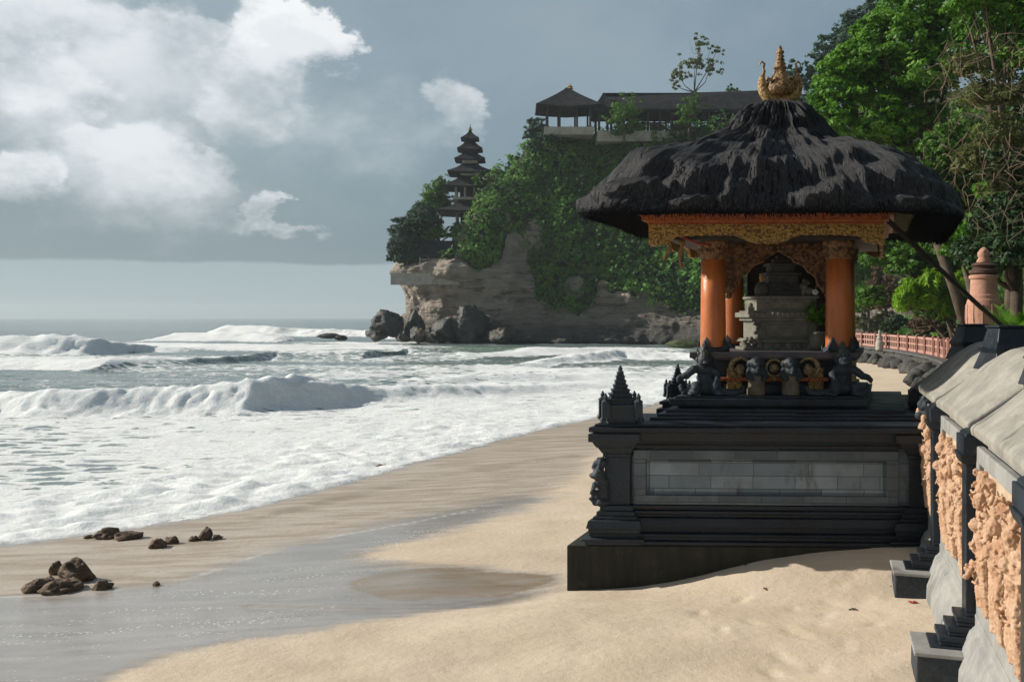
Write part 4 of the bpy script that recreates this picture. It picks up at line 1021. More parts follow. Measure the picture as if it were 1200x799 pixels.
DARKST = andesite('dark_carved_stone', (.012, .017, .024), (.032, .044, .058), .6, (.03, .036, .035))
def block_mat(name, u0, s1, s2, mort=(.022, .024, .024)):
    """large ashlar blocks in the wall plane, each with its own tone, stained by damp"""
    m, nt, b = new_mat(name); v = coords(nt, True); x, y, z = nt.sepxyz(v)
    cb = nt.n.new('ShaderNodeCombineXYZ'); nt.put(cb.inputs[0], nt.math('ADD', x, u0)); nt.put(cb.inputs[1], z); nt.put(cb.inputs[2], 0.)
    br = nt.n.new('ShaderNodeTexBrick'); nt.l.new(cb.outputs[0], br.inputs['Vector']); br.offset = .37; br.squash = 1.3; br.squash_frequency = 3
    br.inputs['Scale'].default_value = 1; br.inputs['Brick Width'].default_value = .46; br.inputs['Row Height'].default_value = .142
    br.inputs['Mortar Size'].default_value = .003; br.inputs['Bias'].default_value = 0; br.inputs['Color1'].default_value = (*s1, 1); br.inputs['Color2'].default_value = (*s2, 1); br.inputs['Mortar'].default_value = (*mort, 1)
    n1 = nt.noise(v, 3.0, 6, .7); n2 = nt.noise(nt.mapping(v, (2.5, 2.5, .9)), 2.2, 6, .7)
    col = nt.mix(nt.ramp(n1, .35, .7, 0, .6), br.outputs[0], tuple(q*.4 for q in s1)); col = nt.mix(nt.ramp(n2, .54, .70, 0, .5), col, (.05, .056, .052))
    nt.put(b.inputs['Base Color'], col); b.inputs['Roughness'].default_value = .75
    nt.put(b.inputs['Normal'], nt.bump(nt.math('SUBTRACT', nt.noise(v, 30, 4, .7), nt.math('MULTIPLY', br.outputs['Fac'], 1.5)), .5, .008)); return m
BLOCKS = block_mat('grey_blocks', .1, (.27, .33, .37), (.10, .14, .18))
MOSSY = None
def mossy_mat():
    m, nt, b = new_mat('algae_concrete'); v = coords(nt, True)
    n1 = nt.noise(nt.mapping(v, (4, 4, .35)), 1.5, 6, .7); n2 = nt.noise(v, 6, 6, .7)
    col = nt.mix(nt.ramp(n1, .35, .65), (.009, .011, .008), (.026, .026, .014)); col = nt.mix(nt.ramp(n2, .52, .7, 0, .6), col, (.05, .048, .03))
    nt.put(b.inputs['Base Color'], col); b.inputs['Roughness'].default_value = .85; nt.put(b.inputs['Normal'], nt.bump(n2, .8, .02)); return m
MOSSY = mossy_mat()
A0 = R(2.5)
EU = Vector((math.cos(A0), -math.sin(A0), 0)); EV = Vector((.38, 1.0, 0)); O0 = Vector((.9, 10.9, 0))
def TP(u, v, z): p = O0+EU*u+EV*v; return (p.x, p.y, z)
def TC(u, v, z=0.): return Vector(TP(u, v, z))
PL, PD = 3.62, 1.0                                                      # platform length and depth

def figure(name, ells, tubes, mat, parent, vox=.014, disp=((.05, .012),), sm=1):
    m = MB()
    for c, r in ells: m.ball(c, r, nu=14, nv=10)
    for pts, rr in tubes: m.tube(pts, rr, 10)
    return m.build(name, mat, parent, remesh=vox, smooth_it=sm, disp=disp)

def platform():
    t = thing('stone_platform', 'dark stone platform of the beach shrine with grey block panel and moulded edges', 'platform', TC(0, 0, -.3))
    def bx(name, e, z0, z1, mat=BLACK, top=0, bot=0, u0=.17, u1=PL, v0=0, v1=PD, bev=.012):
        m = MB(); m.box(u0-e, u1+e, v0-e, v1+e, z0, z1, TP, top=top, bot=bot); return m.build(name, mat, t, bevel=bev)
    bx('foundation', .0, -1.0, .12, MOSSY, u0=-.22, u1=PL+.1, v0=-.22)
    m = MB()
    for e, z0, z1, tp, bt in [(.20, .122, .165, 0, 0), (.15, .165, .215, 0, 0), (.17, .215, .24, 0, 0), (.09, .24, .305, 0, .0), (.12, .305, .40, .03, 0), (.05, .40, .44, 0, 0), (.07, .44, .475, 0, 0), (.03, .475, .53, 0, 0)]:
        m.box(.17-e, PL+e, -e, PD+e, z0, z1, TP, top=tp, bot=bt)
    m.build('base_moulding', BLACK, t, bevel=.01)
    bx('wall', -.03, .53, 1.22, BLOCKS, bev=.006)
    # raised frame round the sunk panel
    m = MB(); fz0, fz1, f0, f1 = .54, 1.14, .46, PL-.28
    m.box(f0, f1, -.04, .03, fz0, fz0+.10, TP); m.box(f0, f1, -.04, .03, fz1-.10, fz1, TP)
    m.box(f0, f0+.13, -.04, .03, fz0+.101, fz1-.101, TP); m.box(f1-.13, f1, -.04, .03, fz0+.101, fz1-.101, TP)
    m.build('panel_frame', block_mat('frame_blocks', .31, (.13, .16, .18), (.075, .10, .12)), t, bevel=.006)
    m = MB(); m.box(f0+.16, f1-.16, .012, .031, fz0+.125, fz1-.125, TP); m.build('panel', BLOCKS, t, bevel=.01)
    m = MB()
    for e, z0, z1, tp, bt in [(.04, 1.16, 1.20, 0, 0), (.10, 1.20, 1.24, 0, .03), (.13, 1.24, 1.345, .0, .02), (.17, 1.345, 1.40, 0, 0), (.12, 1.40, 1.43, 0, 0)]:
        m.box(.17-e, PL+e, -e, PD+e, z0, z1, TP, top=tp, bot=bt)
    m.build('coping', BLACK, t, bevel=.01)
    m = MB()
    for a, b_, c, z0, z1 in [(.55, PL-.02, .30, 1.43, 1.465), (.62, PL-.08, .36, 1.465, 1.50), (.70, PL-.2, .45, 1.50, 1.545)]: m.box(a, b_, c, 3.3, z0, z1, TP)
    m.build('upper_step', BLACK, t, bevel=.008)
    m = MB(); m.box(.60, PL-.05, PD+.05, 3.3, -.9, 1.429, TP); m.build('rear_base', BLACK, t, bevel=.01)
    # corner piers with stepped base, bracket cap and carved figure
    for (u, v, full) in [(0.17, 0.0, True), (PL-.14, 0.0, True)]:
        m = MB()
        def st(e, z0, z1, tp=0, bt=0): m.box(u-.03-e, u+.25+e, v-.05-e, v+.22+e, z0, z1, TP, top=tp, bot=bt)
        for q in [(.17, .126, .17), (.20, .17, .195), (.12, .195, .245), (.14, .245, .30), (.16, .30, .385, .02), (.10, .385, .42), (.07, .42, .47), (.04, .47, .53), (.0, .53, 1.06), (.015, 1.06, 1.10, -.0), (.06, 1.10, 1.17, 0, .04), (.11, 1.17, 1.24, 0, .04), (.14, 1.24, 1.33), (.10, 1.33, 1.40, .02)]: st(*q)
        m.build('corner_pier', BLACK if u > 1 else DARKST, t, bevel=.009)
    a = TC(.13, -.06); X, Y_ = a.x, a.y
    figure('carved_figure', [((X+.0, Y_, .70), (.07, .08, .16)), ((X-.05, Y_-.03, .88), (.07, .08, .08)), ((X-.11, Y_-.03, .86), (.05, .04, .035)), ((X-.02, Y_, 1.0), (.07, .07, .06)), ((X-.08, Y_-.02, .64), (.06, .06, .06)), ((X-.02, Y_-.03, .57), (.09, .08, .05))],
           [([(X+.02, Y_-.02, .82), (X-.10, Y_-.06, .76), (X-.14, Y_-.04, .66)], [.04, .035, .02]), ([(X, Y_, 1.03), (X-.09, Y_, .99), (X-.12, Y_, .93)], [.04, .03, .015]), ([(X+.02, Y_, .60), (X-.1, Y_-.04, .56), (X-.15, Y_-.04, .62)], [.04, .035, .02])],
           DARKST, t, .012, ((.035, .03),))
    def finial(u, v, z, s=1.0):
        c = TC(u, v, z); m = MB(); X, Y2 = c.x, c.y; q = lambda a, b_, tp=0, bt=0, w=.2: m.box(X-w*s, X+w*s, Y2-w*s, Y2+w*s, z+a*s, z+b_*s, top=tp*s, bot=bt*s)
        q(0, .03, w=.19); q(.03, .06, w=.16); q(.06, .22, w=.19, tp=.0, bt=.015); q(.22, .25, w=.21); q(.25, .29, w=.16)
        for sx in (-1, 1):
            for sy in (-1, 1):
                ex, ey = X+sx*.19*s, Y2+sy*.19*s
                m.box(ex-.045*s, ex+.045*s, ey-.045*s, ey+.045*s, z+.10*s, z+.27*s); m.lathe([(.045*s, 0), (.055*s, .02*s), (.02*s, .05*s), (.03*s, .07*s), (.005, .12*s)], 8, (ex, ey, z+.27*s))
                m.ball((ex+sx*.03*s, ey, z+.08*s), .04*s, nu=6, nv=4)
        w = .17
        for k in range(6): q(.29+k*.052, .29+k*.052+.028, w=w, bt=.012); q(.29+k*.052+.028, .29+(k+1)*.052, w=w*.72); w *= .80
        m.lathe([(.035*s, .60*s), (.045*s, .62*s), (.02*s, .645*s), (.03*s, .66*s), (.006, .70*s)], 10, (X, Y2, z))
        return m.build('finial', DARKST, t, bevel=.005)
    finial(.28, .08, 1.40, .95)
    # rear pier with its own smaller finial
    m = MB(); u, v = .62, 1.5
    for e, z0, z1 in [(.14, 1.35, 1.47), (.08, 1.47, 1.52), (.11, 1.52, 1.56)]: m.box(u-.08-e, u+.08+e, v-.08-e, v+.08+e, z0, z1, TP)
    m.build('rear_pier', BLACK, t, bevel=.008)
    finial(.62, 1.5, 1.56, .66)
    # carved cloud ornament on the right corner
    c = TC(PL-.02, .05); X, Y2 = c.x+.12, c.y
    figure('corner_ornament', [((X, Y2, 1.50), (.14, .12, .12)), ((X-.06, Y2, 1.62), (.10, .09, .09)), ((X-.14, Y2, 1.52), (.06, .06, .05)), ((X-.13, Y2, 1.64), (.05, .05, .05)), ((X-.05, Y2, 1.73), (.07, .06, .06)), ((X+.06, Y2, 1.66), (.08, .08, .10))],
           [([(X, Y2, 1.66), (X-.12, Y2, 1.72), (X-.15, Y2, 1.68)], [.03, .025, .015])], DARKST, t, .013, ((.05, .03),))
platform()

ORANGE = None
def orange_mat():
    m, nt, b = new_mat('orange_lacquer'); v = coords(nt, True)
    n = nt.noise(nt.mapping(v, (6, 6, .8)), 2.0, 6, .65); n2 = nt.noise(v, 18, 5, .7)
    col = nt.mix(nt.ramp(n, .35, .68), (.50, .145, .030), (.36, .095, .022)); col = nt.mix(nt.ramp(n2, .56, .74, 0, .6), col, (.20, .07, .03))
    nt.put(b.inputs['Base Color'], col); nt.put(b.inputs['Roughness'], nt.ramp(n2, .3, .7, .30, .52)); nt.put(b.inputs['Normal'], nt.bump(nt.math('ADD', n2, n), .5, .008)); return m
ORANGE = orange_mat()
def carved_mat(name, c1, c2, scale=26, rough=.55, metal=.0):
    m, nt, b = new_mat(name); v = coords(nt, True)
    w = nt.voro(v, scale, 'SMOOTH_F1'); n = nt.noise(v, scale*.8, 5, .6, 1.5); n3 = nt.noise(v, 4, 4, .6)
    h = nt.math('ADD', nt.math('MULTIPLY', w, -1.2), n)
    col = nt.mix(nt.ramp(h, -.35, .25), c2, c1); col = nt.mix(nt.ramp(n3, .5, .7, 0, .4), col, tuple(x*.4 for x in c1))
    nt.put(b.inputs['Base Color'], col); b.inputs['Roughness'].default_value = rough; b.inputs['Metallic'].default_value = metal
    nt.put(b.inputs['Normal'], nt.bump(h, .8, .015)); return m
GOLDC = carved_mat('gilded_carving', (.50, .31, .085), (.12, .055, .018), 42, .5)
REDC = carved_mat('orange_red_carving', (.46, .13, .035), (.16, .035, .014), 60, .55)
BROWNC = carved_mat('brown_gold_carving', (.24, .12, .045), (.05, .018, .010), 24, .6)
def thatch_mat():
    m, nt, b = new_mat('black_palm_fibre'); v = coords(nt, False)
    ang = nt.attr('strand').outputs['Fac']; t = nt.attr('down').outputs['Fac']
    cb = nt.n.new('ShaderNodeCombineXYZ'); nt.put(cb.inputs[0], nt.math('MULTIPLY', ang, 60.)); nt.put(cb.inputs[1], nt.math('MULTIPLY', t, 5.)); nt.put(cb.inputs[2], 0.)
    n1 = nt.noise(cb.outputs[0], 4.2, 5, .65, .3); n2 = nt.noise(v, 3.0, 5, .65); n3 = nt.noise(cb.outputs[0], .8, 5, .6, .4)
    col = nt.mix(nt.ramp(n1, .35, .7), (.006, .006, .008), (.030, .031, .037)); col = nt.mix(nt.math('MULTIPLY', nt.math('MULTIPLY', nt.ramp(n3, .47, .62), nt.ramp(n1, .42, .58)), nt.ramp(t, 1.5, 2.1)), col, (.10, .104, .118))  # silvery sunlit patches painted into the fibre colour
    nt.put(b.inputs['Base Color'], col); b.inputs['Roughness'].default_value = .6; nt.put(b.inputs['Specular IOR Level'], nt.ramp(t, 1.8, 3., 0., .5))
    nt.put(b.inputs['Normal'], nt.bump(nt.math('ADD', n1, nt.math('MULTIPLY', n3, 1.6)), .8, .035)); return m
THATCH = thatch_mat()
def pavilion():
    t = thing('shrine_pavilion', 'open beach shrine with thick black thatch roof on orange columns', 'shrine', TC(1.85, 1.85, 1.545))
    m = MB(); m.box(.80, 3.0, .55, 3.2, 1.545, 1.575, TP, bot=.03); m.box(.72, 3.02, .5, 3.25, 1.575, 1.66, TP, bot=.02); m.box(.78, 2.96, .56, 3.2, 1.66, 1.685, TP)
    m.build('plinth', DARKST, t, bevel=.012)
    m = MB(); m.box(1.02, 2.80, .98, 3.0, 1.685, 2.09, TP); m.box(1.30, 2.5, .90, .98, 1.685, 1.80, TP); m.box(.98, 2.84, .94, 3.04, 1.685, 1.74, TP); m.build('core', BLACK, t, bevel=.01)
    m = MB(); m.box(1.25, 2.53, .84, .975, 1.845, 1.885, TP); m.build('gilded_band', REDC, t, bevel=.006)
    m = MB(); m.box(.92, 2.88, .84, 3.08, 2.09, 2.115, TP, bot=.03); m.box(.90, 2.90, .82, 3.1, 2.115, 2.185, TP)
    m.build('floor', stone_mat('violet_grey_slab', (.10, .085, .095), (.07, .065, .075), 5, .6), t, bevel=.01)
    # columns with carved foot and capital
    for u, v in [(1.14, 1.06), (2.64, 1.06), (1.14, 2.6), (2.64, 2.6)]:
        c = TC(u, v); m = MB(); m.lathe([(.16, 2.185), (.155, 2.25), (.148, 2.8), (.142, 3.36)], 32, (c.x, c.y, 0)); o = m.build('column', ORANGE, t, smooth=True)
        m = MB(); m.lathe([(.145, 3.30), (.155, 3.32), (.150, 3.35), (.17, 3.38), (.16, 3.42), (.185, 3.46), (.19, 3.52), (.17, 3.54)], 32, (c.x, c.y, 0), rib=.035, ribn=12)
        for k in range(14):
            a = k*2*math.pi/14; m.ball((c.x+.165*math.cos(a), c.y+.165*math.sin(a), 3.40), (.022, .022, .04), nu=6, nv=4)
        q = m.build('capital', BROWNC, o, smooth=True)
        m = MB()
        for k in range(4):
            a = k*math.pi/2+math.pi/4+A0
            for s_, zz in ((1, .19), (.7, .10)):
                dx, dy = math.cos(a), math.sin(a)
                p0 = Vector((c.x+dx*.17, c.y+dy*.17, 2.185)); tx = Vector((-dy, dx, 0))
                m.add([p0-tx*.10*s_, p0+tx*.10*s_, p0+tx*.05*s_+Vector((0, 0, zz*.55)), p0+Vector((0, 0, zz))-Vector((dx, dy, 0))*.02, p0-tx*.05*s_+Vector((0, 0, zz*.55)), p0+Vector((dx, dy, 0))*.05+Vector((0, 0, zz*.3))],
                      [(0, 5, 4), (5, 1, 2), (5, 2, 3), (5, 3, 4), (0, 4, 3, 2, 1)])
        m.lathe([(.185, 2.187), (.185, 2.23), (.165, 2.245)], 16, (c.x, c.y, 0)); m.build('foot', DARKST, o)
    # ring beam, cornice and carved fascia
    m = MB(); m.box(.62, 3.10, .80, 3.0, 3.52, 3.70, TP); m.build('beam', DARKWOOD, t, bevel=.01)
    m = MB()
    for e, z0, z1, mi in [(0, 3.80, 3.83, 1), (.045, 3.785, 3.80, 1), (.06, 3.728, 3.785, 0), (.095, 3.712, 3.728, 1), (.12, 3.686, 3.712, 0)]: m.box(.34+e, 3.30-e, .48+e, 3.25-e, z0, z1, TP, mi=mi)
    m.build('cornice', [REDC, stone_mat('orange_lip', (.50, .17, .05), (.38, .11, .035), 8, .55)], t, bevel=.004)
    m = MB(); m.box(.325, 3.315, .465, 3.265, 3.832, 3.85, TP); m.build('cornice_edge', stone_mat('orange_edge', (.55, .20, .06), (.42, .14, .04), 8, .6), t)
    def fascia(T, L, thick=.045):
        top = 3.684; pts = []; N = 96
        for i in range(N+1):
            x = i/N; e = min(x, 1-x)*L
            z = 3.455 if e < .16 else 3.455+.10*sstep(.16, .34, e)+.012*sstep(.34, .6, e)
            cdist = abs(x-.5)*L; z -= .10*(1-sstep(.10, .42, cdist)); z -= .012*abs(math.sin(x*L*math.pi/.11))
            pts.append((x*L, float(z)))
        vs, fs = [], []
        for x, z in pts: vs += [(x, 0, z), (x, 0, top), (x, thick, z), (x, thick, top)]
        for i in range(N): a = 4*i; b_ = a+4; fs += [(a, b_, b_+1, a+1), (a+2, a+3, b_+3, b_+2), (a, a+2, b_+2, b_), (a+1, b_+1, b_+3, a+3)]
        fs += [(0, 1, 3, 2), (4*N, 4*N+2, 4*N+3, 4*N+1)]
        m = MB(); m.add(vs, fs, 0, T)
        rr = random.Random(2)
        for i in range(90):                                            # raised scroll bosses
            x = rr.uniform(.05, L-.05); zb = np.interp(x, [p[0] for p in pts], [p[1] for p in pts]); z = rr.uniform(zb+.03, top-.02); m.ball((x, -.002, z), (rr.uniform(.015, .035), .014, rr.uniform(.012, .03)), T, nu=7, nv=4)
        return m.build('fascia', GOLDC, t)
    fascia(lambda x, y, z: TP(.47+x, .60+y, z), 2.72)
    fascia(lambda x, y, z: TP(3.17-y, .66+x, z), 2.4)
    fascia(lambda x, y, z: TP(.47+y, .66+x, z), 2.4)
    fascia(lambda x, y, z: TP(.47+x, 3.10-y, z), 2.72)
    m = MB(); m.box(.38, 3.26, .52, 3.21, 3.851, 3.90, TP); m.build('ceiling', DARKWOOD, t)
    for v in np.arange(.55, 3.2, .22):
        m = MB(); m.box(3.22, 3.68, v, v+.05, 3.79-.0, 3.835, TP) if False else m.box(3.305, 3.70, v, v+.05, 3.80, 3.845, TP); m.build('rafter', stone_mat('green_gold_rafter', (.20, .17, .05), (.10, .11, .045), 8, .6) if 'green_gold_rafter' not in bpy.data.materials else bpy.data.materials['green_gold_rafter'], t)
    # thatch
    cu, cv = 1.86, 1.85
    prof = [(.60, 3.905), (.80, 3.83), (.95, 3.785), (1.0, 3.79), (1.0, 3.83), (.975, 3.93), (.945, 4.06), (.91, 4.21), (.86, 4.35), (.78, 4.47), (.68, 4.57), (.58, 4.65), (.48, 4.73), (.39, 4.83), (.31, 4.95), (.27, 5.07), (.225, 5.20), (.175, 5.31), (.10, 5.375), (.0, 5.39)]
    P = np.array(prof); kk = np.linspace(0, len(P)-1, 110); r = np.interp(kk, range(len(P)), P[:, 0]); z = np.interp(kk, range(len(P)), P[:, 1])
    k_ = np.hanning(7); k_ /= k_.sum(); r = np.convolve(np.pad(r, 3, 'edge'), k_, 'valid'); z = np.convolve(np.pad(z, 3, 'edge'), k_, 'valid')
    M = 560; th = np.linspace(0, 2*np.pi, M+1); ex = np.interp(r, [0, .3, .7, 1], [2.1, 2.9, 6.0, 9.0])[:, None]
    ct, sn = np.cos(th)[None], np.sin(th)[None]; rad = (np.abs(ct)**ex+np.abs(sn)**ex)**(-1/ex)
    U = rad*ct*r[:, None]*2.17; V = rad*sn*r[:, None]*1.92; Zr = np.broadcast_to(z[:, None], U.shape).copy()
    lump0 = 1+.10*sstep(.45, .15, r)[:, None]*(ct < 0)*np.abs(ct)*sstep(.02, .12, r)[:, None]; U = U*lump0
    corner = (np.abs(rad*ct)*np.abs(rad*sn))**3
    arc = th[None]*2.0+0*U; tt = np.broadcast_to(np.arange(110.)[:, None], U.shape)
    # hanging strands: long grooves plus clumps, stronger on the flanks
    P1 = np.cos(arc/2.0)*9; P2 = np.sin(arc/2.0)*9
    g = .6*vnoise(P1*4.5, P2*4.5, tt*.05)+.4*vnoise(P1*11, P2*11, tt*.09)
    lum = vnoise(P1*.5, P2*.5, tt*.12)
    am = sstep(14, 28, tt)*sstep(109, 85, tt)
    am = am*np.interp(tt, [0, 70, 100], [1, 1, .45]); D = am*(.026*g+.085*lum+.06*vnoise(P1*1.2, P2*1.2, tt*.03))
    U = U*(1+D/np.maximum(r[:, None]*2.1, .3)); V = V*(1+D/np.maximum(r[:, None]*1.9, .3)); Zr = Zr+am*(.014*g+.065*lum+.03*vnoise(P1*1.6, P2*1.6, tt*.05))
    low = sstep(30, 12, tt)*sstep(2, 10, tt)
    Zr = Zr-low*(.035*np.abs(vnoise(P1*7, P2*7, 0.*P1))+.03)-.06*corner*low*sstep(.5, 1.0, ct*1.0)+.0
    Zr = Zr-.10*sstep(.55, 1, ct)*sstep(.6, 1., r)[:, None]
    Zr = Zr+.03*sstep(-.55, -1, ct)*sstep(.6, 1., r)[:, None]
    ridge = sstep(.35, .1, r)[:, None]; Zr = Zr-.0*ridge
    base = O0+EU*cu+EV*cv
    XX = base.x+EU.x*U+EV.x*V*.95; YY = base.y+EU.y*U+EV.y*V
    org = np.array(t.location)
    co = np.stack([XX, YY, Zr], -1)-org; h, w = U.shape; idx = np.arange(h*w).reshape(h, w)
    q = np.stack([idx[:-1, :-1], idx[:-1, 1:], idx[1:, 1:], idx[1:, :-1]], -1).reshape(-1, 4)
    o = raw_mesh('roof', co.reshape(-1, 3), q, THATCH, True, t)
    for nme, arr in (('strand', arc), ('down', tt/10)):
        a_ = o.data.attributes.new(nme, 'FLOAT', 'POINT'); a_.data.foreach_set('value', np.ascontiguousarray(arr.reshape(-1), np.float32))
    # ragged fibre fringe along the eave
    rg = np.random.default_rng(2); n = 5200; i = rg.integers(0, M, n); j = rg.integers(12, 24, n)
    p = co[j, i]; outd = np.stack([ct[0, i], sn[0, i], np.zeros(n)], 1); L = rg.uniform(.015, .06, n)[:, None]
    tang = np.stack([-sn[0, i], ct[0, i], np.zeros(n)], 1)*.006; p = p-outd*.01
    e = p+outd*rg.uniform(-.01, .03, (n, 1))-np.array([0, 0, 1])*L+tang*rg.normal(0, 2, (n, 1))
    cc = np.stack([p-tang, p+tang, e+tang*.2, e-tang*.2], 1).reshape(-1, 3)
    f = raw_mesh('fringe', cc, np.arange(n*4).reshape(-1, 4), THATCH, False, o)
    # tufts that lie over the thatch surface
    n = 2600; i = rg.integers(0, M, n); j = rg.integers(24, 100, n); p = co[j, i]; pn = co[np.maximum(j-4, 0), i]; d = pn-p; d /= np.linalg.norm(d, axis=1)[:, None]+1e-6
    tang = np.stack([-sn[0, i], ct[0, i], np.zeros(n)], 1)*.007; outd = np.stack([ct[0, i]*.5, sn[0, i]*.5, np.full(n, .8)], 1)
    e = p+d*rg.uniform(.08, .22, (n, 1))+outd*rg.uniform(.0, .030, (n, 1))+tang*rg.normal(0, 1.5, (n, 1)); s_ = p+outd*.004
    cc = np.stack([s_-tang, s_+tang, e+tang*.3, e-tang*.3], 1).reshape(-1, 3)
    f = raw_mesh('fibre_tufts', cc, np.arange(n*4).reshape(-1, 4), THATCH, False, o); f.name = 'fibre_cover'
    # gilded roof finial: crescent bowl with horns, flame boss and tiered spire
    c = Vector((base.x, base.y, 5.36)); X, Y2 = c.x, c.y
    m = MB(); arc_ = []; rr_ = []
    for k in range(33):
        a = R(150)+k/32*R(240); ta = abs(k-16)/16; arc_.append((X+.235*math.cos(a), Y2, 5.64+.245*math.sin(a))); rr_.append(.075*(1-ta**2.2)+.016)
    m.tube(arc_, rr_, 10)
    for sx in (-1, 1):
        m.tube([(X+sx*.20, Y2, 5.76), (X+sx*.215, Y2, 5.82), (X+sx*.20, Y2, 5.87), (X+sx*.235, Y2, 5.90), (X+sx*.26, Y2, 5.87), (X+sx*.265, Y2, 5.845)], [.016, .016, .015, .013, .010, .005], 8)
    crs = m.build('roof_finial', GOLDC, t, smooth=True)
    m = MB(); m.lathe([(.03, 5.44), (.16, 5.46), (.20, 5.54), (.17, 5.62), (.12, 5.68), (.085, 5.74), (.07, 5.80), (.09, 5.81), (.075, 5.835), (.055, 5.85), (.075, 5.865), (.06, 5.885), (.045, 5.90), (.062, 5.915), (.05, 5.935), (.036, 5.95), (.055, 5.965), (.03, 5.99), (.05, 6.01), (.05, 6.03), (.02, 6.05), (.03, 6.07), (.004, 6.11)], 24, (X, Y2, 0), rib=.05, ribn=8)
    rr = random.Random(4)
    for k in range(70):
        a = R(180)+rr.uniform(0, 1)*R(180); q = rr.uniform(.06, .21); s_ = rr.uniform(.014, .026); m.ball((X+q*math.cos(a), Y2-.09-.04*math.cos(q*6), 5.66+q*math.sin(a)*.8), s_, nu=7, nv=5)
    m.build('spire', carved_mat('dark_gilding', (.34, .19, .06), (.07, .035, .015), 34, .5), crs, smooth=True)
    # inner carved arch
    def arch(v, name='carved_arch'):
        L0, L1 = 1.28, 2.50; mid = (L0+L1)/2
        for u in (L0, L1):
            m = MB(); m.box(u-.045, u+.045, v-.03, v+.05, 2.98, 3.52, TP)
            for k in range(8): m.ball(TP(u, v-.02, 3.0+k*.065), (.05, .03, .025), nu=8, nv=5)
            m.ball(TP(u, v-.02, 2.95), (.09, .05, .07), nu=8, nv=6); m.ball(TP(u, v-.02, 2.88), (.05, .04, .05), nu=8, nv=6)
            m.build('arch_post', BROWNC, t)
        for sgn in (-1, 1):
            pts = [(mid+sgn*(mid-L0-.046), 3.52), (mid, 3.52), (mid, 3.44)]
            for a, b_ in [(.05, 3.40), (.12, 3.36), (.17, 3.33), (.19, 3.29), (.26, 3.27), (.33, 3.23), (.36, 3.17), (.42, 3.14), (.47, 3.08), (.49, 3.00), (.54, 2.95)]: pts.append((mid+sgn*a, b_))
            pts.append((mid+sgn*(mid-L0-.046), 2.93)); m = MB(); m.prism(pts if sgn > 0 else pts[::-1], v, v+.05, TP)
            edge = pts[2:-1]
            m.tube([TP(a, v-.015, b_) for a, b_ in edge], .016, 6)
            rr = random.Random(9)
            for k in range(80):
                a = rr.uniform(.05, .55); lo = np.interp(a, [0, .19, .36, .47, .54], [3.44, 3.30, 3.17, 3.08, 2.95]); b_ = rr.uniform(lo+.03, 3.5); m.ball(TP(mid+sgn*a, v-.005, b_), (rr.uniform(.015, .035), .02, rr.uniform(.015, .035)), nu=6, nv=4)
            m.build(name, BROWNC, t)
    arch(1.36)
    m = MB(); m.box(1.32, 2.46, 2.72, 2.78, 2.19, 3.50, TP); m.build('back_panel', DARKWOOD, t)
    # scroll rings and medallion under the floor slab
    for u, kind in [(1.50, 0), (1.90, 1), (2.30, 2)]:
        m = MB(); c = TC(u, .84); zc = 2.0
        if kind == 1: m.tube([(c.x+.10*math.cos(a), c.y, zc+.10*math.sin(a)) for a in np.linspace(0, 2*math.pi, 25)], .018, 8); m.ball((c.x, c.y+.02, zc), (.06, .03, .06)); m.ball((c.x, c.y, zc-.12), (.03, .02, .04))
        else:
            s_ = -1 if kind == 0 else 1
            m.tube([(c.x+s_*.12*math.cos(a)*.95, c.y, zc+.12*math.sin(a)) for a in np.linspace(R(-75), R(150), 22)], [.012+.02*math.sin(i/21*math.pi) for i in range(22)], 8); m.ball((c.x, c.y+.03, zc-.02), (.06, .04, .07))
        m.build('medallion' if kind == 1 else 'scroll', [carved_mat('old_gold', (.30, .22, .11), (.10, .07, .035), 30) if 'old_gold' not in bpy.data.materials else bpy.data.materials['old_gold'], ], t, smooth=True)
    for u in (1.42, 2.38):
        m = MB(); m.box(u-.09, u+.09, .88, .99, 1.74, 2.0, TP); m.build('side_tile', GOLDC, t, bevel=.01)
pavilion()

